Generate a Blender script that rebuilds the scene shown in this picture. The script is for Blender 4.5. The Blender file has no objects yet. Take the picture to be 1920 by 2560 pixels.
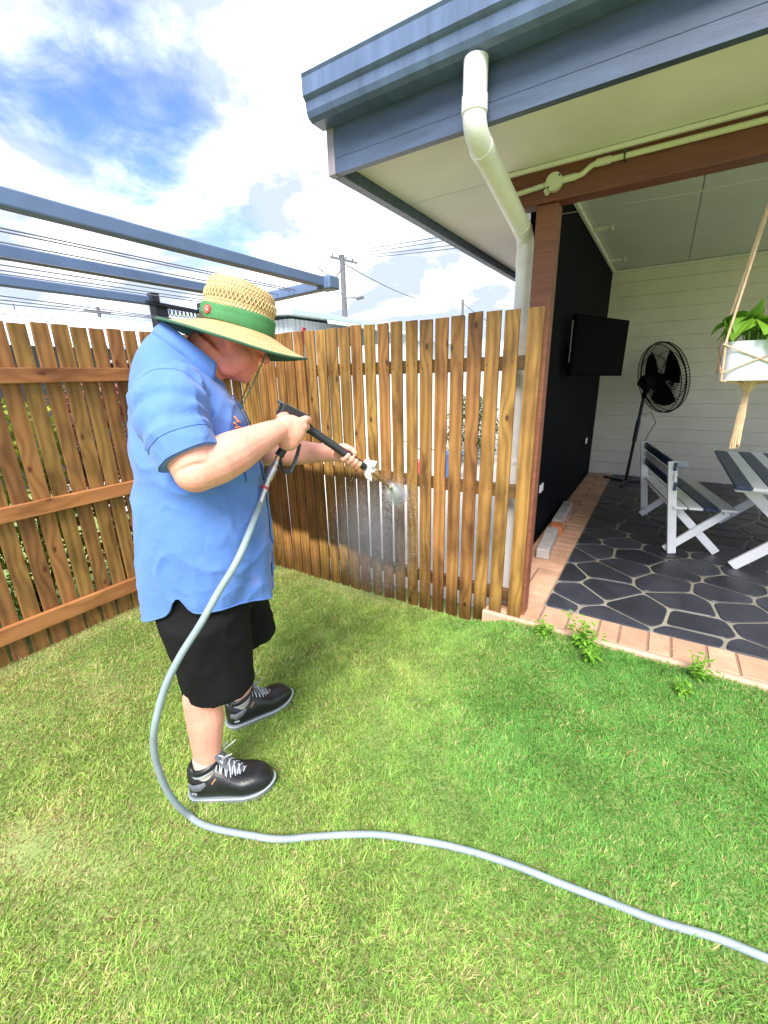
import bpy, bmesh, math, random
import numpy as np
from mathutils import Vector, Matrix, noise as mnoise

R = math.radians
random.seed(7)
rng = np.random.default_rng(11)
SC = bpy.context.scene
COL = SC.collection

# ------------------------------------------------------------------ camera, sky, sun, exposure
cam_d = bpy.data.cameras.new('camera')
cam = bpy.data.objects.new('camera', cam_d)
COL.objects.link(cam)
RT = Vector((0.8455, 0.5334, -0.02495)); UPV = Vector((-0.14127, 0.2685, 0.95286)); FWD = Vector((-0.51495, 0.80212, -0.30237))
M = Matrix((RT, UPV, -FWD)).transposed().to_4x4()
M.translation = Vector((0, 0, 1.5))
cam.matrix_world = M
cam_d.sensor_fit = 'HORIZONTAL'
cam_d.sensor_width = 36.0
cam_d.lens = 1065 / 1920 * 36.0
cam_d.clip_start = 0.02
cam_d.clip_end = 2000
SC.camera = cam
SC.render.resolution_x, SC.render.resolution_y = 768, 1024

SUN_EL, SUN_AZ = R(50), R(160)          # azimuth measured from +Y towards +X
world = bpy.data.worlds.new('World')
SC.world = world
world.use_nodes = True
nt = world.node_tree
nt.nodes.clear()
N = nt.nodes.new
L = nt.links.new
out = N('ShaderNodeOutputWorld')
sky = N('ShaderNodeTexSky'); sky.sky_type = 'NISHITA'; sky.sun_disc = False
sky.sun_elevation = SUN_EL; sky.sun_rotation = SUN_AZ
sky.air_density = 1.2; sky.dust_density = 0.3; sky.ozone_density = 3.0
bg_sky = N('ShaderNodeBackground'); bg_sky.inputs[1].default_value = 0.06
hsv = N('ShaderNodeHueSaturation'); hsv.inputs['Saturation'].default_value = 1.25; hsv.inputs['Hue'].default_value = 0.525
L(sky.outputs[0], hsv.inputs['Color']); L(hsv.outputs[0], bg_sky.inputs[0])
tc = N('ShaderNodeTexCoord')
sep = N('ShaderNodeSeparateXYZ'); L(tc.outputs['Generated'], sep.inputs[0])
def wmath(op, a, b=None, c=None, clamp=False):
    m = N('ShaderNodeMath'); m.operation = op; m.use_clamp = clamp
    for i, v in enumerate((a, b, c)):
        if v is None: continue
        if isinstance(v, (int, float)): m.inputs[i].default_value = v
        else: L(v, m.inputs[i])
    return m.outputs[0]
den = wmath('ADD', wmath('ABSOLUTE', sep.outputs[2]), 0.22)
cmb = N('ShaderNodeCombineXYZ')
L(wmath('DIVIDE', sep.outputs[0], den), cmb.inputs[0])
L(wmath('DIVIDE', sep.outputs[1], den), cmb.inputs[1])
cmb.inputs[2].default_value = 3.7
def wnoise(scale, detail, rough, dist=0.0, off=(0, 0, 0)):
    mp = N('ShaderNodeMapping'); mp.inputs[1].default_value = off
    L(cmb.outputs[0], mp.inputs[0])
    n = N('ShaderNodeTexNoise'); n.inputs['Scale'].default_value = scale; n.inputs['Detail'].default_value = detail
    n.inputs['Roughness'].default_value = rough; n.inputs['Distortion'].default_value = dist
    L(mp.outputs[0], n.inputs['Vector'])
    return n.outputs[0]
n_big = wnoise(1.6, 7, 0.58, 0.25, (2.1, 0.4, 0))
n_fine = wnoise(5.0, 8, 0.6, 0.4, (5.2, 1.3, 0))
# openings in the cloud deck where the blue shows
def opening(d, c0, c1):
    dp = N('ShaderNodeVectorMath'); dp.operation = 'DOT_PRODUCT'
    nm = N('ShaderNodeVectorMath'); nm.operation = 'NORMALIZE'
    L(tc.outputs['Generated'], nm.inputs[0]); L(nm.outputs[0], dp.inputs[0]); dp.inputs[1].default_value = Vector(d).normalized()
    mr = N('ShaderNodeMapRange'); mr.interpolation_type = 'SMOOTHSTEP'
    mr.inputs[1].default_value = math.cos(c0); mr.inputs[2].default_value = math.cos(c1)
    L(dp.outputs['Value'], mr.inputs[0])
    return mr.outputs[0]
op = wmath('MAXIMUM', opening((-0.775, 0.487, 0.415), R(13), R(1)), wmath('MULTIPLY', opening((-0.80, 0.40, 0.43), R(12), R(1)), 0.75))
op = wmath('MAXIMUM', op, wmath('MULTIPLY', opening((-0.747, 0.597, 0.29), R(9), R(0)), 0.8))
op = wmath('MAXIMUM', op, wmath('MULTIPLY', opening((0.6, -0.6, 0.55), R(26), R(2)), 0.9))
op = wmath('MAXIMUM', op, wmath('MULTIPLY', opening((0.75, 0.45, 0.5), R(20), R(2)), 0.8))
op = wmath('MAXIMUM', op, wmath('MULTIPLY', opening((-0.5, -0.75, 0.45), R(20), R(2)), 0.8))
cov = wmath('ADD', wmath('MULTIPLY', n_big, 0.75), wmath('MULTIPLY', n_fine, 0.42))
cov = wmath('SUBTRACT', wmath('ADD', cov, 0.30), wmath('MULTIPLY', op, 0.52))
mr = N('ShaderNodeMapRange'); mr.interpolation_type = 'SMOOTHSTEP'
mr.inputs[1].default_value = 0.36; mr.inputs[2].default_value = 0.68
L(cov, mr.inputs[0])
cloud_f = mr.outputs[0]
n_sh = wnoise(2.6, 6, 0.55, 0.3, (9.1, 4.4, 0))
ramp = N('ShaderNodeValToRGB')
ramp.color_ramp.elements[0].position = 0.46; ramp.color_ramp.elements[0].color = (0.25, 0.29, 0.37, 1)
ramp.color_ramp.elements[1].position = 0.75; ramp.color_ramp.elements[1].color = (0.97, 0.99, 1.0, 1)
L(n_sh, ramp.inputs[0])
bg_cl = N('ShaderNodeBackground'); bg_cl.inputs[1].default_value = 0.58
L(ramp.outputs[0], bg_cl.inputs[0])
mixw = N('ShaderNodeMixShader')
L(cloud_f, mixw.inputs[0]); L(bg_sky.outputs[0], mixw.inputs[1]); L(bg_cl.outputs[0], mixw.inputs[2])
L(mixw.outputs[0], out.inputs[0])

sun_d = bpy.data.lights.new('sun', 'SUN')
sun = bpy.data.objects.new('sun', sun_d); COL.objects.link(sun)
sun_d.energy = 1.5; sun_d.angle = R(30); sun_d.color = (1.0, 0.95, 0.88)
sd = Vector((math.sin(SUN_AZ) * math.cos(SUN_EL), math.cos(SUN_AZ) * math.cos(SUN_EL), math.sin(SUN_EL)))
sun.rotation_euler = sd.to_track_quat('Z', 'Y').to_euler()
sun.location = (0, -3, 12)
SC.view_settings.view_transform = 'Standard'
SC.view_settings.look = 'None'
SC.view_settings.gamma = 1.0
SC.view_settings.use_curve_mapping = False
SC.view_settings.exposure = 2.42
SC.cycles.max_bounces = 8
SC.cycles.diffuse_bounces = 4
SC.cycles.transparent_max_bounces = 16

# ------------------------------------------------------------------ materials
MATS = {}
def nodes_of(name):
    m = bpy.data.materials.new(name); m.use_nodes = True
    t = m.node_tree; b = t.nodes['Principled BSDF']
    MATS[name] = m
    return m, t, b
def mat(name, col, rough=0.6, var=0.12, scale=6.0, bump=0.0, bscale=120.0, metal=0.0, spec=0.5, stretch=(1, 1, 1), col2=None, coord='Object', sub=0.0, subr=None, coat=0.0, perobj=0.0, trans=0.0):
    m, t, b = nodes_of(name)
    nn, ll = t.nodes.new, t.links.new
    tcn = nn('ShaderNodeTexCoord')
    mp = nn('ShaderNodeMapping'); mp.inputs[3].default_value = stretch
    ll(tcn.outputs[coord], mp.inputs[0])
    n = nn('ShaderNodeTexNoise'); n.inputs['Scale'].default_value = scale; n.inputs['Detail'].default_value = 6; n.inputs['Roughness'].default_value = 0.6
    ll(mp.outputs[0], n.inputs['Vector'])
    mx = nn('ShaderNodeMix'); mx.data_type = 'RGBA'
    c = Vector(col)
    c2 = Vector(col2) if col2 else c * (1 + var)
    c1 = c if col2 else c * (1 - var)
    mx.inputs[6].default_value = (*c1, 1); mx.inputs[7].default_value = (*c2, 1)
    rmp = nn('ShaderNodeMapRange'); rmp.inputs[1].default_value = 0.3; rmp.inputs[2].default_value = 0.7
    ll(n.outputs[0], rmp.inputs[0]); ll(rmp.outputs[0], mx.inputs[0])
    colout = mx.outputs[2]
    if perobj:
        oi = nn('ShaderNodeObjectInfo'); hs = nn('ShaderNodeHueSaturation')
        mr2 = nn('ShaderNodeMapRange'); mr2.inputs[3].default_value = 1 - perobj; mr2.inputs[4].default_value = 1 + perobj
        ll(oi.outputs['Random'], mr2.inputs[0]); ll(mr2.outputs[0], hs.inputs['Value']); ll(colout, hs.inputs['Color'])
        colout = hs.outputs[0]
    ll(colout, b.inputs['Base Color'])
    b.inputs['Roughness'].default_value = rough; b.inputs['Metallic'].default_value = metal
    b.inputs['Specular IOR Level'].default_value = spec
    if sub:
        b.inputs['Subsurface Weight'].default_value = sub
        b.inputs['Subsurface Radius'].default_value = subr or (0.012, 0.005, 0.003)
    if coat: b.inputs['Coat Weight'].default_value = coat
    if trans: b.inputs['Transmission Weight'].default_value = trans
    if bump:
        n2 = nn('ShaderNodeTexNoise'); n2.inputs['Scale'].default_value = bscale; n2.inputs['Detail'].default_value = 5
        ll(mp.outputs[0], n2.inputs['Vector'])
        bp = nn('ShaderNodeBump'); bp.inputs['Strength'].default_value = bump; bp.inputs['Distance'].default_value = 0.004
        ll(n2.outputs[0], bp.inputs['Height']); ll(bp.outputs[0], b.inputs['Normal'])
    return m

def wood(name, light, dark, knot, axis='Z', wet=False, rough=0.62, knots=True, grain=135.0, perobj=0.16):
    """sawn timber: growth bands along the board, knots that bend the grain"""
    m, t, b = nodes_of(name)
    nn, ll = t.nodes.new, t.links.new
    def mth(op, a, b2=None, c=None, clamp=False):
        k = nn('ShaderNodeMath'); k.operation = op; k.use_clamp = clamp
        for i, v in enumerate((a, b2, c)):
            if v is None: continue
            if isinstance(v, (int, float)): k.inputs[i].default_value = v
            else: ll(v, k.inputs[i])
        return k.outputs[0]
    tcn = nn('ShaderNodeTexCoord'); oi = nn('ShaderNodeObjectInfo')
    sp = nn('ShaderNodeSeparateXYZ'); ll(tcn.outputs['Object'], sp.inputs[0])
    X, Y, Z = sp.outputs
    if axis == 'Z': across, along = mth('ADD', X, Y), Z
    elif axis == 'X': across, along = mth('ADD', Y, Z), X
    else: across, along = mth('ADD', X, Z), Y
    rnd = mth('MULTIPLY', oi.outputs['Random'], 37.0)
    def vec(a, b2, c=0.0):
        v = nn('ShaderNodeCombineXYZ')
        for i, q in enumerate((a, b2, c)):
            if isinstance(q, (int, float)): v.inputs[i].default_value = q
            else: ll(q, v.inputs[i])
        return v.outputs[0]
    vk = vec(mth('ADD', mth('MULTIPLY', across, 3.4), rnd), mth('ADD', mth('MULTIPLY', along, 1.9), mth('MULTIPLY', rnd, 1.7)))
    vo = nn('ShaderNodeTexVoronoi'); vo.voronoi_dimensions = '2D'; vo.inputs['Scale'].default_value = 1.0
    ll(vk, vo.inputs['Vector'])
    d = vo.outputs['Distance']
    nz = nn('ShaderNodeTexNoise'); nz.inputs['Scale'].default_value = 1.0; nz.inputs['Detail'].default_value = 3
    ll(vec(mth('ADD', mth('MULTIPLY', across, 9.0), rnd), mth('MULTIPLY', along, 1.3), rnd), nz.inputs['Vector'])
    bend = mth('MULTIPLY', mth('POWER', 2.718, mth('MULTIPLY', mth('MULTIPLY', d, d), -26.0)), 6.0 if knots else 0.0)
    ph = mth('ADD', mth('ADD', mth('MULTIPLY', across, grain), mth('MULTIPLY', nz.outputs[0], 9.0)), bend)
    band = mth('MULTIPLY', mth('ADD', mth('SINE', ph), 1.0), 0.5)
    band = mth('POWER', band, 1.6)
    fine = nn('ShaderNodeTexNoise'); fine.inputs['Scale'].default_value = 1.0; fine.inputs['Detail'].default_value = 5
    ll(vec(mth('ADD', mth('MULTIPLY', across, 420.0), rnd), mth('MULTIPLY', along, 9.0), rnd), fine.inputs['Vector'])
    blot = nn('ShaderNodeTexNoise'); blot.inputs['Scale'].default_value = 1.0; blot.inputs['Detail'].default_value = 4
    ll(vec(mth('ADD', mth('MULTIPLY', across, 10.0), rnd), mth('MULTIPLY', along, 3.2), rnd), blot.inputs['Vector'])
    f = mth('ADD', mth('MULTIPLY', band, 0.42), mth('MULTIPLY', fine.outputs[0], 0.62))
    mx = nn('ShaderNodeMix'); mx.data_type = 'RGBA'
    mx.inputs[6].default_value = (*light, 1); mx.inputs[7].default_value = (*dark, 1)
    ll(f, mx.inputs[0])
    mb = nn('ShaderNodeMix'); mb.data_type = 'RGBA'; mb.blend_type = 'MULTIPLY'; mb.inputs[7].default_value = (0.36, 0.30, 0.24, 1)
    rb = nn('ShaderNodeMapRange'); rb.inputs[1].default_value = 0.44; rb.inputs[2].default_value = 0.74
    ll(blot.outputs[0], rb.inputs[0]); ll(rb.outputs[0], mb.inputs[0]); ll(mx.outputs[2], mb.inputs[6])
    colout = mb.outputs[2]
    if knots:
        mk = nn('ShaderNodeMix'); mk.data_type = 'RGBA'; mk.inputs[7].default_value = (*knot, 1)
        rk = nn('ShaderNodeMapRange'); rk.inputs[1].default_value = 0.062; rk.inputs[2].default_value = 0.025
        ll(mth('ADD', d, mth('MULTIPLY', fine.outputs[0], 0.02)), rk.inputs[0]); ll(rk.outputs[0], mk.inputs[0]); ll(colout, mk.inputs[6])
        colout = mk.outputs[2]
    hs = nn('ShaderNodeHueSaturation')
    r2 = nn('ShaderNodeMapRange'); r2.inputs[3].default_value = 1 - perobj; r2.inputs[4].default_value = 1 + perobj
    ll(oi.outputs['Random'], r2.inputs[0]); ll(r2.outputs[0], hs.inputs['Value']); ll(colout, hs.inputs['Color'])
    r3 = nn('ShaderNodeMapRange'); r3.inputs[3].default_value = 0.488; r3.inputs[4].default_value = 0.510
    ll(mth('FRACT', mth('MULTIPLY', oi.outputs['Random'], 7.13)), r3.inputs[0]); ll(r3.outputs[0], hs.inputs['Hue'])
    colout = hs.outputs[0]
    rough_out = None
    if wet:
        # damp area left by the washing: darker boards with an uneven tide line
        ge = nn('ShaderNodeNewGeometry'); gs = nn('ShaderNodeSeparateXYZ'); ll(ge.outputs['Position'], gs.inputs[0])
        wn = nn('ShaderNodeTexNoise'); wn.inputs['Scale'].default_value = 3.5; wn.inputs['Detail'].default_value = 4
        ll(ge.outputs['Position'], wn.inputs['Vector'])
        wz = mth('ADD', gs.outputs[2], mth('MULTIPLY', mth('SUBTRACT', wn.outputs[0], 0.5), 0.12))
        bl = mth('FRACT', mth('MULTIPLY', oi.outputs['Random'], 13.7))
        wz = mth('ADD', wz, mth('MULTIPLY', mth('SUBTRACT', bl, 0.5), 0.05))
        def step(v, a, c):
            q = nn('ShaderNodeMapRange'); q.interpolation_type = 'SMOOTHSTEP'; q.inputs[1].default_value = a; q.inputs[2].default_value = c
            ll(v, q.inputs[0]); return q.outputs[0]
        top = step(mth('ADD', wz, mth('MULTIPLY', mth('ADD', gs.outputs[0], 2.0), 0.05)), 0.88, 0.81)
        lowline = mth('ADD', wz, mth('MULTIPLY', mth('ADD', gs.outputs[0], 2.1), 0.10))
        bot = step(lowline, 0.20, 0.27)
        side = step(mth('ADD', gs.outputs[0], mth('MULTIPLY', wn.outputs[0], 0.1)), -1.22, -1.5)
        msk = mth('MULTIPLY', mth('MULTIPLY', top, bot), side)
        foot = mth('MULTIPLY', step(wz, 0.24, -0.04), 0.75)
        msk = mth('MAXIMUM', msk, foot)
        mw = nn('ShaderNodeMix'); mw.data_type = 'RGBA'; mw.blend_type = 'MULTIPLY'; mw.inputs[7].default_value = (0.17, 0.165, 0.19, 1)
        ll(msk, mw.inputs[0]); ll(colout, mw.inputs[6]); colout = mw.outputs[2]
        rr = nn('ShaderNodeMapRange'); rr.inputs[3].default_value = rough; rr.inputs[4].default_value = 0.3
        ll(msk, rr.inputs[0]); rough_out = rr.outputs[0]
    ll(colout, b.inputs['Base Color'])
    if rough_out: ll(rough_out, b.inputs['Roughness'])
    else: b.inputs['Roughness'].default_value = rough
    bp = nn('ShaderNodeBump'); bp.inputs['Strength'].default_value = 0.35; bp.inputs['Distance'].default_value = 0.002
    ll(f, bp.inputs['Height']); ll(bp.outputs[0], b.inputs['Normal'])
    return m

W_MID = wood('paling_wood', (0.45, 0.245, 0.065), (0.17, 0.076, 0.016), (0.05, 0.018, 0.006), 'Z', wet=True)
W_LEFT = wood('paling_wood_left', (0.43, 0.225, 0.068), (0.18, 0.080, 0.020), (0.10, 0.032, 0.010), 'Z')
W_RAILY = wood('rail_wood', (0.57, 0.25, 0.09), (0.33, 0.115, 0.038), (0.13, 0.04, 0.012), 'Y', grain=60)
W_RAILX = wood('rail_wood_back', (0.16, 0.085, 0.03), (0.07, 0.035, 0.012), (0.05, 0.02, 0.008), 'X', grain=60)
W_POST = wood('post_wood', (0.36, 0.16, 0.075), (0.20, 0.075, 0.032), (0.09, 0.03, 0.012), 'Z')
NAIL = mat('rusty_nail', (0.07, 0.045, 0.03), 0.6, metal=0.4)
W_STAIN = mat('stained_timber', (0.17, 0.055, 0.03), 0.5, col2=(0.27, 0.095, 0.05), scale=5, stretch=(1, 1, 14), bump=0.25, bscale=90)
W_BEAM = mat('stained_beam', (0.13, 0.036, 0.02), 0.5, col2=(0.19, 0.058, 0.032), scale=5, stretch=(1, 14, 14), bump=0.2, bscale=60)
SOFFIT = mat('soffit_paint', (0.79, 0.76, 0.70), 0.7, var=0.06, scale=3, bump=0.06, bscale=60)
FASCIA = mat('fascia_paint', (0.060, 0.088, 0.155), 0.45, var=0.25, scale=4, stretch=(1, 6, 6), bump=0.1, bscale=40)
GUTTER = mat('gutter_paint', (0.105, 0.15, 0.265), 0.36, var=0.22, scale=5, stretch=(3, 1, .6), spec=0.5, bump=0.08, bscale=25)
FASC_END = mat('fascia_end_paint', (0.28, 0.24, 0.28), 0.5, var=0.15, scale=9)
PVC = mat('pvc_pipe', (0.86, 0.84, 0.82), 0.42, var=0.10, scale=7, bump=0.03, bscale=40)
CONDUIT = mat('conduit_plastic', (0.62, 0.62, 0.46), 0.45, var=0.05)
DARKMETAL = mat('clip_metal', (0.10, 0.10, 0.11), 0.4, metal=0.8)
DARKWALL = mat('dark_wall_paint', (0.0035, 0.0045, 0.008), 0.7, var=0.25, scale=3, bump=0.05, spec=0.05)
BACKWALL = mat('back_wall_paint', (0.77, 0.715, 0.615), 0.6, var=0.06, scale=2.5, bump=0.08, bscale=70)
CEIL = mat('ceiling_paint', (0.62, 0.63, 0.64), 0.6, var=0.06, scale=2, bump=0.04)
TRIM = mat('white_trim', (0.72, 0.73, 0.70), 0.5, var=0.06)
STONE = mat('slate_stone', (0.027, 0.028, 0.038), 0.42, var=0.35, scale=5, bump=0.3, bscale=30, perobj=0.42, coord='Object')
GROUT = mat('stone_grout', (0.23, 0.215, 0.175), 0.85, var=0.18, scale=14, bump=0.3, bscale=90)
BRICK = mat('terracotta_paver', (0.50, 0.285, 0.185), 0.75, var=0.16, scale=11, bump=0.25, bscale=110, perobj=0.14)
BRICKJ = mat('paver_joint', (0.26, 0.165, 0.12), 0.9, var=0.15, scale=20, bump=0.3)
LIP = mat('slab_edge', (0.55, 0.34, 0.25), 0.8, var=0.15, scale=9, bump=0.3, bscale=70)
NAVY = mat('navy_paint', (0.022, 0.045, 0.13), 0.4, var=0.12, scale=6, bump=0.05)
WHITE = mat('white_paint', (0.86, 0.87, 0.90), 0.42, var=0.04, scale=6, bump=0.04)
BLACKP = mat('black_plastic', (0.005, 0.005, 0.006), 0.6, var=0.2, spec=0.1)
BLACKM = mat('black_metal', (0.03, 0.034, 0.04), 0.35, var=0.2, metal=0.5)
LABELM = mat('silver_label', (0.45, 0.46, 0.46), 0.4)
CLOTHES = mat('clothesline_paint', (0.13, 0.19, 0.34), 0.34, var=0.12, scale=5)
CLOTHBLK = mat('clothesline_fitting', (0.02, 0.024, 0.035), 0.45, var=0.2)
WIREP = mat('line_cord', (0.16, 0.17, 0.22), 0.5)
POLE = mat('utility_pole_wood', (0.14, 0.14, 0.16), 0.8, var=0.2)
CABLE = mat('cable', (0.06, 0.065, 0.08), 0.6)
ROOFW = mat('white_roof_sheet', (0.72, 0.75, 0.78), 0.4, var=0.05, scale=1.2)
ROOFG = mat('mint_roof_sheet', (0.47, 0.58, 0.56), 0.45, var=0.08, scale=1.0)
WALLG = mat('pale_wall_cladding', (0.58, 0.63, 0.67), 0.6, var=0.08, scale=1.2)
CONC = mat('pale_concrete', (0.62, 0.58, 0.54), 0.85, var=0.1, scale=3, bump=0.2, bscale=40)
CREAM = mat('pale_fence_paint', (0.60, 0.58, 0.55), 0.7, var=0.1, scale=2)
SKIN = mat('skin', (0.82, 0.385, 0.295), 0.52, var=0.10, scale=9, bump=0.3, bscale=170, sub=0.25, subr=(0.02, 0.008, 0.004), spec=0.4)
SHORT = mat('black_fabric', (0.006, 0.006, 0.007), 0.85, var=0.2, scale=20, bump=0.15, bscale=400, spec=0.2)
SOCK = mat('sock_knit', (0.55, 0.48, 0.42), 0.9, bump=0.4, bscale=300)
BOOT = mat('black_leather', (0.012, 0.013, 0.015), 0.36, var=0.3, scale=18, bump=0.25, bscale=150)
BOOTG = mat('boot_grey_panel', (0.16, 0.17, 0.20), 0.6, var=0.2, scale=20, bump=0.3, bscale=300)
SOLE = mat('boot_sole', (0.17, 0.20, 0.22), 0.65, var=0.12, scale=14, bump=0.2)
SOLEW = mat('boot_midsole', (0.33, 0.37, 0.40), 0.6, var=0.1)
LACE = mat('lace', (0.45, 0.47, 0.52), 0.8, var=0.3, scale=120)
TAN = mat('tan_patch', (0.42, 0.20, 0.10), 0.7, var=0.2, scale=80)
GREENC = mat('green_cloth', (0.055, 0.21, 0.075), 0.8, var=0.14, scale=12, bump=0.2, bscale=300)
GREEND = mat('green_lining', (0.045, 0.13, 0.08), 0.8, var=0.1, scale=12, bump=0.15, bscale=250)
RED = mat('red_badge', (0.62, 0.07, 0.06), 0.6)
PALE = mat('pale_thread', (0.75, 0.55, 0.45), 0.7)
ORANGE = mat('orange_thread', (0.80, 0.33, 0.12), 0.7)
GREYC = mat('grey_cloth', (0.17, 0.20, 0.27), 0.8, bump=0.2, bscale=250)
GUNB = mat('gun_plastic', (0.022, 0.023, 0.026), 0.42, var=0.25, scale=30, bump=0.1)
GUNG = mat('gun_lever', (0.12, 0.14, 0.16), 0.35, var=0.2, scale=30, metal=0.3)
CHROME = mat('steel_fitting', (0.55, 0.54, 0.53), 0.28, metal=0.9, var=0.15, scale=40)
BRASS = mat('brass_fitting', (0.60, 0.36, 0.17), 0.3, metal=0.9)
HOSE = mat('hose_pvc', (0.25, 0.31, 0.345), 0.45, var=0.2, scale=9, spec=0.5)
RIBBON = mat('white_plastic_film', (0.82, 0.82, 0.86), 0.4, var=0.06, scale=30, bump=0.2, bscale=80)
ROPE = mat('macrame_rope', (0.62, 0.43, 0.27), 0.9, var=0.2, scale=60, bump=0.5, bscale=180)
POT = mat('pot_ceramic', (0.68, 0.73, 0.80), 0.5, var=0.06, scale=7, stretch=(1, 1, 5), bump=0.1)
TIN = mat('pale_offcut', (0.42, 0.38, 0.37), 0.7, var=0.2, scale=10, bump=0.2)
OBRICK = mat('orange_brick', (0.55, 0.18, 0.07), 0.8, var=0.2, scale=15, bump=0.3)
BLUEP = mat('blue_plastic', (0.06, 0.17, 0.42), 0.4)
REDP = mat('red_plastic', (0.55, 0.07, 0.08), 0.4)
YELP = mat('yellow_plastic', (0.65, 0.50, 0.14), 0.4)
BARK = mat('bark', (0.10, 0.075, 0.05), 0.9, var=0.3, scale=20, bump=0.4)

def leafmat(name, col, col2, rough=0.5):
    m, t, b = nodes_of(name)
    nn, ll = t.nodes.new, t.links.new
    ge = nn('ShaderNodeNewGeometry'); n = nn('ShaderNodeTexNoise'); n.inputs['Scale'].default_value = 14
    ll(ge.outputs['Position'], n.inputs['Vector'])
    mx = nn('ShaderNodeMix'); mx.data_type = 'RGBA'; mx.inputs[6].default_value = (*col, 1); mx.inputs[7].default_value = (*col2, 1)
    rp = nn('ShaderNodeMapRange'); rp.inputs[1].default_value = 0.38; rp.inputs[2].default_value = 0.62
    ll(n.outputs[0], rp.inputs[0]); ll(rp.outputs[0], mx.inputs[0]); ll(mx.outputs[2], b.inputs['Base Color'])
    b.inputs['Roughness'].default_value = rough
    tr = nn('ShaderNodeBsdfTranslucent'); ll(mx.outputs[2], tr.inputs[0])
    ms = nn('ShaderNodeMixShader'); ms.inputs[0].default_value = 0.3
    ll(b.outputs[0], ms.inputs[1]); ll(tr.outputs[0], ms.inputs[2])
    ll(ms.outputs[0], t.nodes['Material Output'].inputs[0])
    return m
LEAF_B = leafmat('bright_leaf', (0.20, 0.38, 0.03), (0.11, 0.27, 0.02))
LEAF_Y = leafmat('yellow_green_leaf', (0.42, 0.50, 0.05), (0.20, 0.30, 0.03))
LEAF_D = leafmat('dark_leaf', (0.035, 0.085, 0.02), (0.07, 0.13, 0.025))
LEAF_R = leafmat('red_leaf', (0.30, 0.06, 0.06), (0.42, 0.22, 0.16))
WEED = leafmat('weed_leaf', (0.13, 0.34, 0.03), (0.22, 0.44, 0.05))

# sunburnt face and neck: redder skin above the collar
t = SKIN.node_tree; b = t.nodes['Principled BSDF']; src = b.inputs['Base Color'].links[0].from_socket
tcn = t.nodes.new('ShaderNodeTexCoord'); sp = t.nodes.new('ShaderNodeSeparateXYZ'); t.links.new(tcn.outputs['Object'], sp.inputs[0])
q = t.nodes.new('ShaderNodeMapRange'); q.inputs[1].default_value = 1.44; q.inputs[2].default_value = 1.50; q.inputs[4].default_value = .75; t.links.new(sp.outputs[2], q.inputs[0])
mx = t.nodes.new('ShaderNodeMix'); mx.data_type = 'RGBA'; mx.inputs[7].default_value = (.80, .23, .20, 1)
t.links.new(q.outputs[0], mx.inputs[0]); t.links.new(src, mx.inputs[6]); t.links.new(mx.outputs[2], b.inputs['Base Color'])

n = t.nodes.new('ShaderNodeTexNoise'); n.inputs['Scale'].default_value = 28; n.inputs['Detail'].default_value = 6; t.links.new(tcn.outputs['Object'], n.inputs['Vector'])
q = t.nodes.new('ShaderNodeMapRange'); q.inputs[1].default_value = .48; q.inputs[2].default_value = .72; q.inputs[4].default_value = .5; t.links.new(n.outputs[0], q.inputs[0])
m2 = t.nodes.new('ShaderNodeMix'); m2.data_type = 'RGBA'; m2.blend_type = 'MULTIPLY'; m2.inputs[7].default_value = (1.0, .72, .66, 1)
t.links.new(q.outputs[0], m2.inputs[0]); t.links.new(mx.outputs[2], m2.inputs[6]); t.links.new(m2.outputs[2], b.inputs['Base Color'])

# grass: colour carried per blade
m, t, b = nodes_of('grass_blade')
at = t.nodes.new('ShaderNodeAttribute'); at.attribute_name = 'Col'
t.links.new(at.outputs['Color'], b.inputs['Base Color']); b.inputs['Roughness'].default_value = 0.6; b.inputs['Specular IOR Level'].default_value = 0.25
tr = t.nodes.new('ShaderNodeBsdfTranslucent'); t.links.new(at.outputs['Color'], tr.inputs[0])
ms = t.nodes.new('ShaderNodeMixShader'); ms.inputs[0].default_value = 0.5
t.links.new(b.outputs[0], ms.inputs[1]); t.links.new(tr.outputs[0], ms.inputs[2]); t.links.new(ms.outputs[0], t.nodes['Material Output'].inputs[0])
GRASS = m
SOIL = mat('lawn_soil', (0.15, 0.24, 0.06), 0.95, col2=(0.30, 0.33, 0.12), scale=5, bump=0.6, bscale=60)

# shirt cloth: fine weave, faded a little at random
m, t, b = nodes_of('shirt_cloth')
nn, ll = t.nodes.new, t.links.new
tcn = nn('ShaderNodeTexCoord')
n1 = nn('ShaderNodeTexNoise'); n1.inputs['Scale'].default_value = 5; n1.inputs['Detail'].default_value = 5; ll(tcn.outputs['Object'], n1.inputs['Vector'])
mx = nn('ShaderNodeMix'); mx.data_type = 'RGBA'; mx.inputs[6].default_value = (0.072, 0.170, 0.52, 1); mx.inputs[7].default_value = (0.125, 0.240, 0.60, 1)
ll(n1.outputs[0], mx.inputs[0])
sp = nn('ShaderNodeSeparateXYZ'); ll(tcn.outputs['Object'], sp.inputs[0])
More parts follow.
